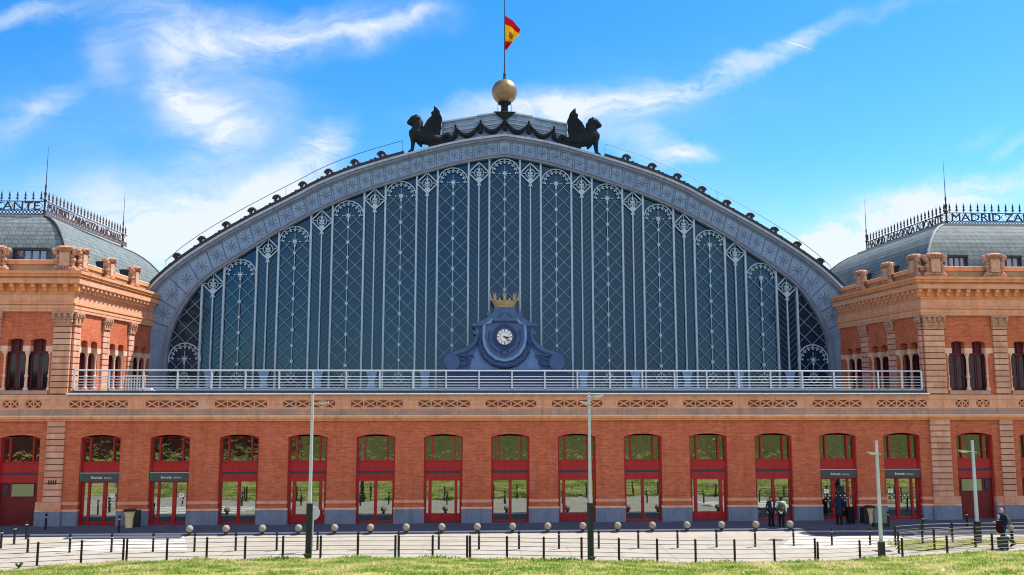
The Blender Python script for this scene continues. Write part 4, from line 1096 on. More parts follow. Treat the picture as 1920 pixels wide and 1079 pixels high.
# ---- winged lion statues
def griffin(s, label):
    # coordinates relative to the arch centre, drawn for the left one (facing left), mirrored by s
    X0 = HX; Y0 = HY+.02
    root = thing('griffin_statue', label, 'statue', (HX+s*(-6.2 if s == 1 else -6.2), Y0, 26.0), group='winged beast statues')
    def pt(x, z, y=0): return (X0+(x if s == 1 else -x), Y0+y, z)
    m = MB()
    T = lambda pts_, rs: m.tube([pt(*p) for p in pts_], rs, 10, round_=True)
    T([(-5.2,26.9),(-5.8,27.0),(-6.4,27.1),(-6.82,27.3)], [.50,.58,.60,.54])       # trunk
    T([(-6.82,27.2),(-6.70,27.75),(-6.66,28.15)], [.48,.44,.38])                        # neck / chest
    T([(-6.45,27.6),(-6.5,28.2),(-6.75,28.5)], [.22,.26,.22])                           # mane
    T([(-6.8,28.42),(-7.05,28.38),(-7.30,28.2)], [.40,.34,.22]); T([(-7.1,28.1),(-7.2,27.98)], [.12,.08])  # head, jaw
    for y in (-.2, .2):
        T([(-6.95,27.2,y),(-7.02,26.7,y),(-7.06,26.2,y),(-7.1,25.95,y)], [.24,.17,.12,.11]); T([(-7.08,25.92,y),(-7.3,25.85,y)], [.13,.09])
        T([(-5.35,26.85,y*1.3),(-5.75,26.6,y*1.6),(-5.45,26.4,y*1.6),(-5.15,26.42,y*1.6)], [.40,.30,.18,.14])
        T([(-5.2,26.42,y*1.7),(-5.75,26.28,y*1.7)], [.13,.10]); m.ball(pt(-6.78,28.72,y), .10, 6)
    T([(-6.55,26.65),(-6.4,26.35)], [.22,.10])
    sp_ = [(-5.1,26.6),(-4.75,26.45),(-4.3,26.55),(-4.12,26.95),(-4.4,27.25),(-4.75,27.1),(-4.7,26.85),(-4.45,26.85)]
    T(sp_, [.36,.32,.28,.25,.21,.17,.13,.09])
    # mane ridge
    for k in range(9):
        a = k/8; m.ball(pt(-6.95+.65*a+.12*math.sin(a*3.1), 28.72-.95*a*a-.05*a), .10, 6)
    for k in range(4): m.ball(pt(-7.22+k*.02, 27.45-k*.22), .16-.02*k, 6)
    body = put('body', m, 'bronze', root, smooth=True)
    rm = body.modifiers.new('remesh', 'REMESH'); rm.mode = 'VOXEL'; rm.voxel_size = .045; rm.use_smooth_shade = True
    wing = [(-6.35,27.2),(-6.22,27.8),(-5.95,28.32),(-5.6,28.68),(-5.66,28.92),(-5.47,29.08),(-5.44,29.45),(-5.22,29.28),(-5.0,29.02),(-4.98,28.85),(-4.80,28.48),(-4.90,28.36),(-4.86,27.9),(-4.95,27.4),(-4.95,26.95),(-5.5,26.8)]
    for y in (-.30, .18):
        w = MB(); w.prism([(X0+(x if s == 1 else -x), z) for x, z in wing], Y0+y-.02, Y0+y+.10)
        for k in range(6):
            a = k/5; x0_, z0_ = -5.9+.8*a, 27.3-.1*a; x1_, z1_ = -5.72+.78*a, 28.35+.75*math.sin(a*2.4)-.25*a
            w.bar(pt(x0_, z0_, y-.03), pt(x1_, z1_, y-.03), .06, .06)
        put('wing', w, 'bronze', root)
griffin(1, 'dark winged lion statue facing left, left of the globe'); griffin(-1, 'dark winged lion statue facing right, right of the globe')

# ---- clock monument
MX = 25.25; MY = 11.0
cl = thing('clock_monument', 'blue painted scrolled clock monument with a golden crown in front of the great window', 'clock', (MX, MY, 7.65))
m = MB(); m.box(MX-4.55, MX+4.6, MY-.35, MY+.7, 9.18, 9.36)
for k in range(5): m.box(MX-4.5, MX+4.55, MY-.2-(.05 if k % 2 else 0), MY+.7, 7.63+k*.31, 7.93+k*.31-.01)
put('plinth', m, 'plinth_blue', cl)
half = [(0,13.75),(.95,13.75),(1.10,13.45),(1.30,13.18),(1.80,12.78),(2.28,12.66),(2.30,12.45),(2.14,12.3),(2.10,11.9),(2.25,11.45),(2.60,11.1),(3.1,10.78),(3.7,10.62),(4.15,10.5),(4.42,10.15),(4.45,9.7),(4.30,9.37),(0,9.37)]
full = [(MX-x, z) for x, z in half[:-1]]; full = [(MX+x, z) for x, z in reversed(half[1:])]+full[1:]
pl = [(MX+x, z) for x, z in half[1:-1]]+[(MX-x, z) for x, z in reversed(half[1:-1])]
m = MB(); m.prism(pl, MY, MY+.7); bodyo = put('body', m, 'monument', cl)
for s in (-1, 1):
    m = MB(); sc = lambda x: MX+s*x
    # volute band sweeping down and curling
    pts_ = [(sc(2.05),MY-.05,12.35),(sc(1.95),MY-.05,11.9),(sc(2.1),MY-.05,11.4),(sc(2.45),MY-.05,11.0),(sc(3.0),MY-.05,10.66),(sc(3.6),MY-.05,10.48),(sc(4.0),MY-.05,10.28)]
    m.tube(pts_, [.13,.15,.17,.19,.2,.2,.18], 8)
    m.disc(sc(3.85), 9.88, .58, MY-.22, MY+.4, 22)
    sp_ = []
    for j in range(30):
        a = -math.pi/2+.2+j/29*3.4*math.pi; rr = .66*(1-j/34); sp_.append((sc(3.05+rr*math.cos(a)), MY-.12, 9.92+rr*math.sin(a)*.88))
    sm_2 = MB(); sm_2.tube(sp_, [.10-.002*q for q in range(30)], 6)
    m.tube([(sc(3.2),MY-.10,10.42),(sc(2.3),MY-.10,10.42),(sc(2.3),MY-.10,10.2)], .07, 6)
    m.disc(sc(2.15), 12.05, .15, MY-.2, MY+.1, 12)
    # cornice shoulders
    m.prism([(sc(.95),13.45),(sc(1.3),13.15),(sc(1.85),12.80),(sc(2.36),12.72),(sc(2.36),12.52),(sc(1.75),12.52),(sc(1.35),12.75),(sc(.95),13.1)], MY-.28, MY+.2)
    m.prism([(sc(1.0),13.75),(sc(1.35),13.45),(sc(1.25),13.2),(sc(.9),13.3)], MY-.2, MY+.2)
    o_ = put('scroll', m, 'monument', cl); put('volute', sm_2, 'monument_dark', o_)
m = MB()
for s in (-1, 1): m.prism([(MX+s*x, z) for x, z in ((.4,9.38),(2.55,9.38),(2.35,10.2),(2.2,10.5),(1.75,11.3),(1.2,10.0))], MY-.04, MY+.05)
put('side_panel', m, 'monument_panel', cl)
m = MB()
shield = [(1.50,12.72),(1.52,12.2),(1.56,11.6),(1.42,11.0),(1.1,10.5),(.6,10.13),(0,9.98)]
rim = [(MX+x, z) for x, z in shield]+[(MX-x, z) for x, z in reversed(shield[:-1])]
for a, b in zip(rim, rim[1:]): m.tube([(a[0],MY-.14,a[1]),(b[0],MY-.14,b[1])], .13, 6, round_=True)
for s in (-1, 1): m.tube([(MX+s*1.5,MY-.14,12.7),(MX+s*1.1,MY-.14,12.8),(MX+s*.85,MY-.14,13.15)], [.13,.15,.13], 6, round_=True)
put('shield_rim', m, 'monument_light', cl)
m = MB(); m.prism([(MX+x*.93, 10.1+(z-9.98)*.95) for x, z in shield]+[(MX-x*.93, 10.1+(z-9.98)*.95) for x, z in reversed(shield[:-1])], MY-.10, MY+.1)
m.prism([(MX-.72,13.9),(MX+.72,13.9),(MX+.95,13.3),(MX+.85,12.9),(MX-.85,12.9),(MX-.95,13.3)], MY-.30, MY+.2)
put('shield', m, 'monument', cl)
m = MB()
for rr, w in ((.86,.055),(.72,.04)):
    m.tube([(MX+rr*math.cos(2*math.pi*j/28), MY-.13, 11.74+rr*math.sin(2*math.pi*j/28)) for j in range(29)], w, 6, caps=False)
for s in (-1, 1):
    g_ = [(MX+s*x, MY-.16, z) for x, z in ((1.75,11.9),(1.85,11.3),(1.72,10.7),(1.35,10.15),(.8,9.75),(0,9.58))]
    m.tube(g_, [.08,.12,.16,.19,.21,.22], 7)
    for k in range(26):
        t = k/25*5; i = min(4, int(t)); t -= i; p = [g_[i][q]+(g_[i+1][q]-g_[i][q])*t for q in range(3)]
        m.ball((p[0]+random.uniform(-.1,.1), p[1]-.10, p[2]+random.uniform(-.12,.12)), .085, 6)
    m.tube([(MX+s*1.1,MY-.12,12.2),(MX+s*1.18,MY-.12,11.6),(MX+s*.95,MY-.12,11.0),(MX+s*.45,MY-.12,10.6)], .05, 6)
    m.bar((MX+s*.1,MY-.32,13.5),(MX+s*.55,MY-.32,13.15),.08,.06)
for k in range(9): m.ball((MX+.3*math.cos(k*.7), MY-.12, 10.6+.18*math.sin(k*.7)), .08, 6)
put('garland', m, 'monument_dark', cl)
m = MB(); m.disc(MX, 11.72, .60, MY-.24, MY-.1, 32); dl = put('dial', m, 'white_paint', cl)
m = MB()
for j in range(12):
    a = math.pi/2-j*math.pi/6; m.bar((MX+.40*math.cos(a),MY-.245,11.72+.40*math.sin(a)),(MX+.55*math.cos(a),MY-.245,11.72+.55*math.sin(a)),.045 if j % 3 else .07,.012)
m.tube([(MX+.34*math.cos(2*math.pi*j/24),MY-.245,11.72+.34*math.sin(2*math.pi*j/24)) for j in range(25)], .010, 4, caps=False)
m.tube([(MX+.59*math.cos(2*math.pi*j/32),MY-.245,11.72+.59*math.sin(2*math.pi*j/32)) for j in range(33)], .022, 4, caps=False)
put('hour_mark', m, 'sign_grey', dl)
for nm_, ang, ln, w in (('hour_hand', 101, .34, .085), ('minute_hand', 132, .50, .055)):
    a = R(90-ang); m = MB(); m.bar((MX-.10*math.cos(a),MY-.27,11.72-.10*math.sin(a)),(MX+ln*math.cos(a),MY-.27,11.72+ln*math.sin(a)),w,.02); put(nm_, m, 'black_paint', dl)
# crown
m = MB(); n = 28; cy = MY+.1
def crp(a, r_, z): return (MX+r_*math.cos(a), cy+.55*r_*math.sin(a), z)
for k in range(n):
    a0 = 2*math.pi*k/n; a1 = 2*math.pi*(k+1)/n
    m.add([crp(a0,.72,13.88),crp(a1,.72,13.88),crp(a1,.95,14.42),crp(a0,.95,14.42),crp(a0,.66,13.88),crp(a1,.66,13.88),crp(a1,.89,14.42),crp(a0,.89,14.42)], [(0,1,2,3),(7,6,5,4),(3,2,6,7),(0,4,5,1)])
m.tube([crp(2*math.pi*k/n,.73,13.93) for k in range(n+1)], .05, 5, caps=False); m.tube([crp(2*math.pi*k/n,.82,14.12) for k in range(n+1)], .04, 5, caps=False)
for k in range(8):
    a = R(-90+k*45); p = Vector(crp(a,.97,14.42)); q = Vector(crp(a,1.05,14.78)); m.bar(p, q, .17, .10)
    for sh in (-.09, .09):
        t_ = Vector((-math.sin(a), .55*math.cos(a), 0)).normalized()*sh; m.bar(q+t_-Vector((0,0,.02)), q+t_+Vector((0,0,.17)), .06, .08)
    a2 = a+R(22.5); p = Vector(crp(a2,.95,14.40)); m.bar(p, p+Vector((0,0,.17)), .12, .08)
for a in (R(-112), R(-68), R(-145), R(-35)): pass
put('crown', m, 'gold', cl)

# ------------------------------------------------------------------ terrace railing
rl = thing('terrace_railing', 'long white metal railing along the edge of the terrace', 'railing', (25, -.05, 7.82))
RY = -.02
for k, x in enumerate([-.60]+[1.43+1.985*i for i in range(23)]+[47.88,49.37,50.62]):
    m = MB(); m.box(x-.045, x+.045, RY-.03, RY+.03, 7.80, 9.0); put('post', m, 'rail_metal', rl)
m = MB(); m.tube([(-.60,RY,9.02),(50.66,RY,9.02)], .045, 8); put('handrail', m, 'rail_metal', rl)
for z in (8.66,8.49,8.32,8.15,7.98): m = MB(); m.tube([(-.58,RY-.02,z),(50.64,RY-.02,z)], .020, 6); put('rail', m, 'rail_metal', rl)
m = MB(); m.box(-.64,50.66,RY-.03,RY+.03,7.84,7.90); put('bottom_rail', m, 'rail_metal', rl)
gt = thing('terrace_gate', 'small gate of vertical bars on the left end of the terrace', 'gate', (2.4, .6, 7.62))
m = MB()
for k in range(9): m.box(2.0+k*.16, 2.03+k*.16, .6, .63, 7.65, 8.7)
m.box(1.95,3.4,.59,.64,8.7,8.74); put('bars', m, 'rail_metal', gt)
m = MB(); m.box(2.9,3.6,.75,1.1,7.62,7.98); tag(put('floodlight_box', m.box(3.6,3.75,.8,1.05,7.70,7.90), 'ledge_white'), 'white box on the terrace floor near its left end', 'box')

# ------------------------------------------------------------------ street furniture
def where(x):
    i = int(math.floor(x/4)); r_ = x-4*i
    if r_ < 2.5: return 'before the %s arcade door from the left' % ORD[max(0, min(12, i))]
    return 'before the pier right of the %s arcade door' % ORD[max(0, min(12, i))]
bm_ = MB(); bm_.lathe((0,0,0), [(.10,0),(.10,.10),(.06,.12)], 10); neck_me = bm_.mesh('foot', smooth=False)
bm_ = MB(); bm_.ball((0,0,.30), .195, 20); ball_me = bm_.mesh('ball', smooth=True)
for k in range(18):
    x = 7.51+1.956*k
    o = thing('ball_bollard', 'stone ball bollard '+where(x), 'bollard', (x, -3.36, .06), random.uniform(0,6), 'stone ball bollards along the kerb')
    put('ball', ball_me, 'ball_stone', o, local=True); put('foot', neck_me, 'dark_iron', o, local=True)
pm = MB(); pm.lathe((0,0,0), [(.055,0),(.055,.72),(.068,.74),(.068,.84),(.05,.88)], 10); post_me = pm.mesh('shaft')
pb = MB(); pb.lathe((0,0,0), [(.070,.69),(.070,.725)], 10); band_me = pb.mesh('band')
def post(x, y, label, grp, tall=1.0):
    o = thing('post_bollard', label, 'bollard', (x, y, 0), 0, grp)
    a = put('shaft', post_me, 'fence_black', o, local=True); b = put('band', band_me, 'rail_metal', o, local=True); o.scale = (1,1,tall); return o
for k in range(-1, 22):
    x = 1.25+1.995*k; y = -8.02-.25*math.exp(-((x-30)/9)**2)
    if k < 0: continue
    post(x, y, 'black post bollard '+where(x), 'black post bollards along the road')
for (x, y, l) in ((-.69,-6.73,'black post bollard nearest the lawn in the left side row'),(-.65,-5.54,'second black post bollard from the lawn on the left side'),(-.77,-4.11,'third black post bollard from the lawn on the left side'),
                  (-1.1,-1.3,'black post bollard against the left pavilion corner'),(3.34,-2.31,'black post bollard beside the litter bin on the left'),
                  (46.71,-2.81,'black post bollard beside the rounded grey cabinet'),(47.9,-4.4,'black post bollard in the shade before the last arcade door'),(51.2,-3.05,'black post bollard before the right pavilion corner')):
    post(x, y, l, 'black post bollards near the building', 1.08)
# fences
def fence(name, pts_, label, h=1.02, wires=(.18,.38,.58,.78,.97), first=0):
    r_ = thing(name, label, 'fence', (pts_[0][0], pts_[0][1], 0), 0, 'low black wire fences')
    for (x, y) in pts_:
        m = MB(); m.lathe((x, y, -.1), [(.055,0),(.055,h+.1),(.03,h+.13)], 8); put('post', m, 'fence_black', r_)
    for z in wires:
        m = MB(); m.tube([(x, y, z) for x, y in pts_], .013, 5); put('wire', m, 'fence_wire', r_)
fence('wire_fence', FL[0:5], 'black wire fence section at the far left of the lawn')
fence('wire_fence', FL[5:13], 'black wire fence section on the lawn edge passing the left lamp post')
fence('wire_fence', FL[13:16], 'short black wire fence section below the clock on the lawn edge')
fence('wire_fence', FL[16:26], 'long black wire fence section on the lawn edge passing the middle lamp post')
fence('wire_fence', FL[26:35], 'black wire fence section on the lawn edge passing the walking man', h=.85, wires=(.16,.34,.52,.68,.82))
fence('wire_fence', [(44.32,-8.36),(46.05,-7.76),(47.76,-7.55),(49.3,-7.5),(50.95,-7.5),(53,-7.4),(55,-7.4),(57,-7.4)], 'black wire fence on the road side of the small grass island')
fence('wire_fence', [(43.5,-10.3),(45.78,-9.39),(48.23,-8.8),(50.4,-8.45),(52.6,-8.2),(55,-8.0)], 'black wire fence on the path side of the small grass island')
# lamp posts
def lamp(x, y, h, hd, arms, label, w=.10, tilt=0):
    r_ = thing('street_lamp', label, 'lamp post', (x, y, 0), 0, 'slim lamp posts')
    m = MB(); m.box(x-w*1.35, x+w*1.35, y-w*1.1, y+w*1.1, -.2, hd); put('lower_post', m, 'pole_dark', r_)
    m = MB(); m.add([(x-w*.75,y-w*.6,hd),(x+w*.75,y-w*.6,hd),(x+w*.75,y+w*.6,hd),(x-w*.75,y+w*.6,hd),(x-w*.55,y-w*.5,h),(x+w*.55,y-w*.5,h),(x+w*.55,y+w*.5,h),(x-w*.55,y+w*.5,h)],
                    [(0,3,2,1),(4,5,6,7),(0,1,5,4),(1,2,6,5),(2,3,7,6),(3,0,4,7)]); put('upper_post', m, 'pole_metal', r_)
    for (dx_, z, l) in arms:
        m = MB(); m.bar((x-dx_*.14,y-.12,z-.03),(x+dx_*l,y-.12,z+.06),.035,.04)
        m.prism([(x+dx_*(l-.30),z+.03),(x+dx_*(l+.16),z+.10),(x+dx_*(l+.18),z+.05),(x+dx_*(l+.02),z-.01),(x+dx_*(l-.26),z-.03)], y-.22, y-.04)
        a_ = put('lamp_arm', m, 'pole_metal', r_)
        m = MB(); m.box(x+dx_*(l-.08)-.1, x+dx_*(l-.08)+.1, y-.2, y-.05, z-.06, z-.035); put('lamp_glass', m, 'bin_cream', a_)
lamp(15.13,-9.98,7.72,2.52,[(1,7.22,.62)],'tall slim lamp post left of the clock, in front of the fourth arcade door')
lamp(28.37,-11.12,7.75,2.6,[(1,7.55,.50),(-1,7.25,.28)],'tall slim lamp post standing right of the clock')
lamp(42.22,-11.2,5.45,.72,[(-1,4.85,.35)],'short slim lamp post between the two rightmost arcade doors')
lamp(48.95,-7.85,5.25,1.12,[(-1,4.68,.66)],'short slim lamp post in front of the right pavilion door')
lamp(-1.55,-10.6,7.5,2.5,[(1,6.95,.62)],'lamp post at the left edge, only its lamp arm showing')
for (x, y, z, l, pole) in ((15.0,-8.3,1.83,'round grey road sign seen from behind, by the left lamp post',1),(-1.0,-7.6,1.6,'round grey road sign cut by the left edge of the view',1)):
    r_ = thing('round_sign', l, 'sign', (x, y, 0)); m = MB(); m.disc(x, z, .335, y-.02, y+.02, 24); put('disc', m, 'pole_metal', r_)
    m = MB(); m.tube([(x,y+.05,0),(x,y+.05,z+.2)], .03, 8); put('pole', m, 'pole_metal', r_)
# litter bins and cabinet
def bin_(x, y, l, f=1):
    r_ = thing('litter_bin', l, 'litter bin', (x, y, .06), 0, 'litter bins')
    m = MB(); m.lathe((x-.02,y-.1,.06), [(.20,0),(.22,.5),(.30,.86),(.33,.92)], 16); put('body', m, 'bin_cream', r_)
    m = MB(); m.box(min(x+.14*f,x+.46*f),max(x+.14*f,x+.46*f),y-.05*f-(.3 if f<0 else 0),y+.35,.06,.98); put('back_panel', m, 'dark_iron', r_)
    m = MB(); m.lathe((x-.02,y-.1,.98), [(.36,0),(.37,.06),(.28,.10),(.1,.12)], 16); put('lid', m, 'dark_iron', r_)
bin_(3.30,-.62,'cream conical litter bin with black lid against the pier right of the far left entrance')
bin_(46.35,-1.3,'cream conical litter bin with black lid partly hidden by the grey cabinet', -1)
r_ = thing('street_cabinet', 'rounded grey green cabinet behind the right lamp post', 'cabinet', (46.25,-2.7,.06))
m = MB(); m.prism([(45.9,.06),(46.62,.06),(46.62,.86),(46.58,1.02),(46.46,1.14),(46.26,1.19),(46.06,1.14),(45.94,1.02),(45.9,.86)], -2.85, -2.6); put('shell', m, 'grey_green', r_)
m = MB(); m.box(45.86,46.66,-2.9,-2.55,.06,.30); put('foot', m, 'case_green', r_)
for (x, y, l) in ((10.9,-1.35,'a'),):
    pass
# manhole and drain grate
r_ = MB(); r_.lathe((38.9,-6.3,.004),[(.38,0),(.38,.006)],20); tag(put('manhole_cover', r_, 'sidewalk'), 'round iron manhole cover left of the right zebra crossing', 'manhole cover')
r_ = MB()
for k in range(8): r_.box(42.6+k*.11,42.66+k*.11,-9.9,-9.4,.004,.012)
tag(put('drain_grate', r_, 'dark_iron'), 'dark drain grate in the paving beside the right lamp post', 'drain')
# weeds near the left fence and lamp foot
def weed(x, y, n, h, label, seed):
    rn = random.Random(seed); m = MB()
    for k in range(n):
        a = rn.uniform(0, 6.28); l = h*rn.uniform(.5,1); ex, ey = x+math.cos(a)*l*.7, y+math.sin(a)*l*.5; z0 = hill(x, y)
        m.add([(x-.02,y,z0),(x+.02,y,z0),(ex+.05,ey,z0+l),(ex-.05,ey,z0+l*.9),((x+ex)/2,(y+ey)/2-.06,z0+l*.7)], [(0,1,2,4),(0,4,3),(3,4,2)])
    tag(put('weed', m, 'plant', recalc=False), label, 'plant')
weed(2.7,-11.7,14,.25,'dark leafy weed by the fence at the far left of the lawn',1)
weed(15.15,-10.35,60,.26,'green weeds around the foot of the left lamp post',2)
weed(28.4,-11.5,30,.22,'low weeds around the foot of the middle lamp post',6)

# ------------------------------------------------------------------ people
def tubeobj(name, chains, mt, parent, vox=.018, balls=()):
    m = MB()
    for pts_, rs in chains: m.tube(pts_, rs, 10, round_=True)
    for (c, r_, sc) in balls: m.ball(c, r_, 14, sc)
    o = put(name, m, mt, parent, local=True, smooth=True)
    rm = o.modifiers.new('remesh', 'REMESH'); rm.mode = 'VOXEL'; rm.voxel_size = vox; rm.use_smooth_shade = True
    sm_ = o.modifiers.new('smooth', 'SMOOTH'); sm_.factor = .5; sm_.iterations = 2
    return o
def person(x, y, z, rz, H, label, pose, cl_):
    """local frame: faces -Y, x to its left; heights given for 1.75 m and scaled"""
    r_ = thing('person', label, 'person', (x, y, z), rz); k = H/1.75; r_.scale = (k, k, k)
    J = dict(pose)
    hip = {1: (.09,0,.92), -1: (-.09,0,.92)}; sh = {1: (.19,0,1.42), -1: (-.19,0,1.42)}
    ch = []; 
    lean = J.get('lean', 0)
    S = lambda p: (p[0], p[1]-lean*max(0, p[2]-.92), p[2])
    neck = S((0,0,1.47)); headc = S((J.get('hx',0), -.02, 1.62))
    body = [([S((0,0,.95)), S((0,0,1.15)), S((0,0,1.35))], [.14,.13,.15]), ([S((-.13,0,1.38)), S((.13,0,1.38))], [.09,.09]), ([S((0,0,1.42)), S((0,-.01,1.54))], [.062,.058])]
    arms = {}; legs = {}
    for s in (1, -1):
        kn, an = J['leg'][s]; legs[s] = [(hip[s][0],hip[s][1],hip[s][2]), (s*.09+kn[0], kn[1], kn[2]), (s*.09+an[0], an[1], an[2])]
        el, wr = J['arm'][s]; arms[s] = [S(sh[s]), S((s*.22+el[0], el[1], el[2])), S((s*.22+wr[0], wr[1], wr[2]))]
        body.append((legs[s], [.085,.058,.042])); body.append((arms[s], [.052,.040,.030]))
        a = legs[s][2]; tz = J.get('toe', {}).get(s, 0)
        body.append(([(a[0],a[1]+.03,a[2]-.05), (a[0],a[1]-.14,a[2]-.055-tz)], [.042,.032]))
        # hand: palm, four fingers and a thumb
        w = Vector(arms[s][2]); d = (w-Vector(arms[s][1])).normalized(); sd = d.cross(Vector((0,0,1)))
        sd = sd.normalized() if sd.length > .3 else Vector((0,1,0))
        body.append(([tuple(w), tuple(w+d*.07)], [.028,.034]))
        cu = Vector((0,0,-1)) if abs(d.z) < .7 else Vector((0,-1,0))
        for q, ln in enumerate((.065,.078,.073,.055)):
            b0 = w+d*.08+sd*(q-1.5)*.019; body.append(([tuple(b0), tuple(b0+d*ln*.55), tuple(b0+d*ln*.85+cu*ln*.35)], [.0095,.009,.008]))
        t0 = w+d*.03+sd*.03; body.append(([tuple(t0), tuple(t0+d*.035+sd*.025), tuple(t0+d*.06+sd*.028)], [.012,.0105,.009]))
    hb = [(headc, .105, (.80,.92,1.12)), ((headc[0],headc[1]-.035,headc[2]-.055), .07, (.85,.9,.9)), ((headc[0],headc[1]-.105,headc[2]-.01), .018, (.8,1,1.4))]
    for s in (1, -1): hb.append(((headc[0]+s*.083,headc[1]+.01,headc[2]-.005), .024, (.5,.8,1.2)))
    tubeobj('body', body, 'skin', r_, .014, hb)
    f = MB()
    for s in (1, -1): f.ball((headc[0]+s*.032, headc[1]-.093, headc[2]+.012), .011, 8)
    put('eyes', f, 'black_paint', r_, local=True); f = MB(); f.ball((headc[0], headc[1]-.097, headc[2]-.058), .02, 8, (1.2,.3,.3)); put('mouth', f, 'cloth_maroon', r_, local=True)
    if cl_.get('hair'):
        f = MB(); f.ball((headc[0],headc[1]+.015,headc[2]+.03), .112, 16, (.84,.95,1.02)); f.ball((headc[0],headc[1]+.04,headc[2]-.03), .095, 12, (.86,.85,.9)); put('hair', f, cl_['hair'], r_, local=True, smooth=True)
    if cl_.get('cap'):
        f = MB(); f.lathe((headc[0],headc[1],headc[2]+.02), [(.11,0),(.112,.04),(.095,.09),(.04,.115)], 14); f.prism([(headc[0]-.08,headc[2]+.02),(headc[0]+.08,headc[2]+.02),(headc[0]+.08,headc[2]+.035),(headc[0]-.08,headc[2]+.035)], headc[1]-.18, headc[1]-.05); put('cap', f, cl_['cap'], r_, local=True)
    # clothes a little larger than the limbs
    long_ = cl_.get('coat', 0)
    top_ = [([S((0,.0,.90)), S((0,0,1.15)), S((0,0,1.36))], [.165,.155,.172]), ([S((-.145,0,1.39)), S((.145,0,1.39))], [.095,.095])]
    for s in (1, -1): top_.append((arms[s][:2]+[tuple(Vector(arms[s][2])*.96+Vector(arms[s][1])*.04)], [.072,.058,.046]))
    if long_: top_.append(([(0,.01,.92),(0,.02,.62)], [.175,.19]))
    tubeobj('jacket', top_, cl_['top'], r_, .018)
    tr = [([(0,0,.98),(0,0,.92)], [.155,.155])]
    for s in (1, -1): tr.append(([legs[s][0], legs[s][1], (legs[s][2][0],legs[s][2][1],legs[s][2][2]+.0)], [.108,.078,.066]))
    tubeobj('trousers', tr, cl_['leg'], r_, .018)
    so = []
    for s in (1, -1):
        a = legs[s][2]; tz = J.get('toe', {}).get(s, 0); so.append(([(a[0],a[1]+.05,a[2]-.045), (a[0],a[1]-.05,a[2]-.045), (a[0],a[1]-.16,a[2]-.06-tz)], [.05,.05,.042]))
    tubeobj('shoes', so, 'cloth_black', r_, .016)
    if cl_.get('shirt'):
        f = MB(); f.prism([(-.025,1.12),(.025,1.12),(.055,1.44),(-.055,1.44)], -.185-lean*.4, -.12); put('shirt', f, cl_['shirt'], r_, local=True)
    return r_
stand = dict(leg={1: ((.0,-.02,.50),(.02,.0,.10)), -1: ((.0,0,.50),(-.02,.02,.10))}, arm={1: ((.06,.02,1.14),(.05,-.06,.90)), -1: ((-.06,.02,1.14),(-.05,-.06,.90))})
person(40.12,-2.15,.06,R(14),1.70,'man in a dark jacket over a white shirt waiting outside the red doors',stand,dict(hair='hair_brown',top='cloth_navy',leg='cloth_black',shirt='cloth_white'))
stand2 = dict(leg={1: ((.02,-.04,.50),(.03,.0,.10)), -1: ((.0,0,.50),(-.02,.02,.10))}, arm={1: ((.10,.05,1.16),(-.04,-.22,1.12)), -1: ((-.08,.02,1.14),(-.04,-.10,.92))})
person(40.62,-2.45,.06,R(150),1.70,'man with a black cap and a camouflage backpack standing with his back turned',stand2,dict(cap='cloth_black',hair='hair_black',top='cloth_white',leg='cloth_black'))
bp = thing('backpack', 'camouflage backpack worn by the man in the black cap', 'backpack', (40.6,-2.7,1.1))
m = MB(); m.ball((40.55,-2.69,1.22), .25, 14, (.85,.62,1.08)); m.ball((40.55,-2.83,1.11), .15, 12, (1,.6,.8)); put('bag', m, 'cloth_camo', bp, smooth=True)
m = MB()
for dx_ in (-.12, .14): m.tube([(40.55+dx_,-2.60,1.40),(40.56+dx_,-2.45,1.48),(40.58+dx_,-2.36,1.34)], .02, 6)
put('strap', m, 'cloth_camo', bp)
step = dict(leg={1: ((.0,-.10,.51),(.0,-.06,.10)), -1: ((.0,.04,.50),(.0,.14,.12))}, arm={1: ((.07,.05,1.14),(.05,-.08,.92)), -1: ((-.07,.05,1.14),(-.06,-.02,.90))}, toe={-1: .03})
person(44.3,-1.75,.06,R(170),1.82,'man in a long dark coat walking into the red entrance door',step,dict(hair='hair_black',top='cloth_navy',leg='cloth_black',coat=1))
tc_ = thing('trolley_case', 'black upright suitcase with raised handle beside the man in the long coat', 'suitcase', (45.05,-1.6,.06))
m = MB(); m.box(44.85,45.25,-1.75,-1.45,.14,1.05); put('shell', m, 'cloth_black', tc_); m = MB(); m.tube([(44.92,-1.5,1.05),(44.9,-1.5,1.55),(45.05,-1.5,1.6),(45.1,-1.5,1.05)], .018, 6); put('handle', m, 'rail_metal', tc_)
m = MB()
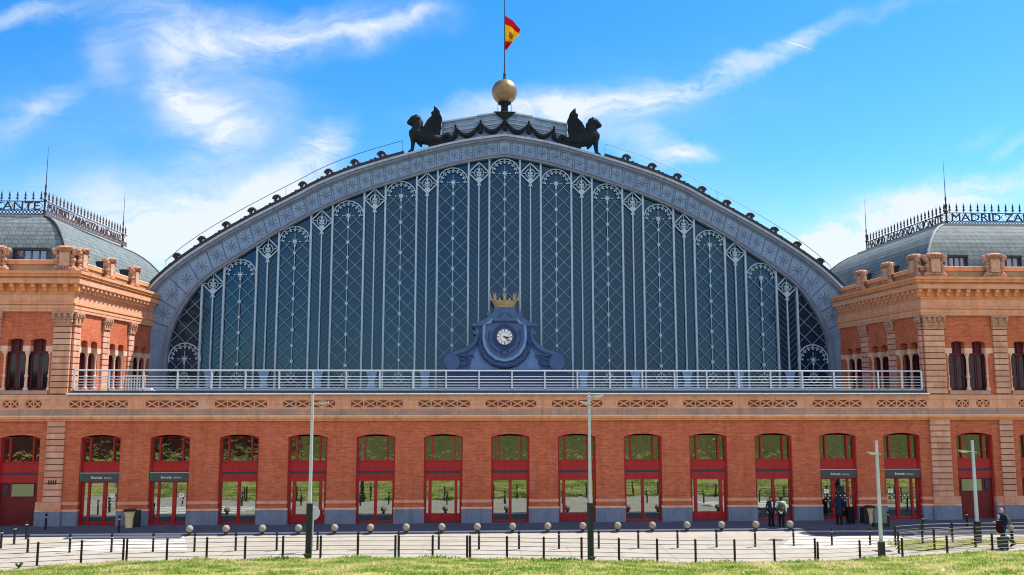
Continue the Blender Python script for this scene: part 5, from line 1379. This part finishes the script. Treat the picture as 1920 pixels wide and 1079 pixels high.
for x in (44.92, 45.18): m.tube([(x-.03,-1.7,.11),(x+.03,-1.7,.11)], .05, 8)
put('wheel', m, 'dark_iron', tc_)
# walking man: faces -X (rz = -90deg turns -Y to -X)
walk = dict(leg={1: ((.0,-.14,.52),(.0,-.12,.10)), -1: ((.0,.10,.50),(.0,.50,.22))}, arm={1: ((.02,.05,1.16),(-.04,-.26,1.22)), -1: ((-.02,.02,1.16),(.06,-.24,1.12))}, toe={-1: .09}, lean=.03)
WX, WY = 49.45, -9.25
person(WX,WY,.01,R(-90),1.98,'bald man in a black and white jacket walking left along the path',walk,dict(top='cloth_navy',leg='cloth_jeans',shirt='cloth_white'))
jb = thing('folded_coat', 'dark maroon coat carried over the arm of the walking man', 'coat', (WX-.3,WY,1.0))
m = MB(); m.tube([(WX-.26,WY-.12,1.36),(WX-.28,WY-.14,1.15),(WX-.25,WY-.12,.92),(WX-.20,WY-.10,.82)], [.10,.17,.18,.12], 10, round_=True); put('cloth', m, 'cloth_maroon', jb, smooth=True)
sb = thing('shoulder_bag', 'khaki shoulder bag hanging behind the walking man', 'bag', (WX+.3,WY,1.0))
m = MB(); m.ball((WX+.30,WY-.15,1.02), .165, 14, (.9,.5,1.0)); put('bag', m, 'bag_khaki', sb, smooth=True)
m = MB(); m.tube([(WX+.30,WY-.18,1.18),(WX+.20,WY-.22,1.45),(WX+.06,WY-.20,1.66),(WX-.05,WY-.05,1.66)], .022, 6); put('strap', m, 'bag_khaki', sb)
tr_ = thing('wheeled_case', 'dark green wheeled case beside the legs of the walking man', 'suitcase', (WX-.25,WY-.3,0))
m = MB(); m.box(WX-.52,WX-.10,WY-.50,WY-.25,.10,.56); m.box(WX-.54,WX-.14,WY-.49,WY-.26,.56,.61); put('shell', m, 'case_green', tr_)
m = MB(); m.tube([(WX-.15,WY-.35,.60),(WX-.02,WY-.30,1.0)], .015, 6); put('handle', m, 'rail_metal', tr_)
m = MB()
for x in (WX-.42, WX-.18): m.tube([(x,WY-.52,.07),(x,WY-.44,.07)], .07, 10)
put('wheel', m, 'dark_iron', tr_)
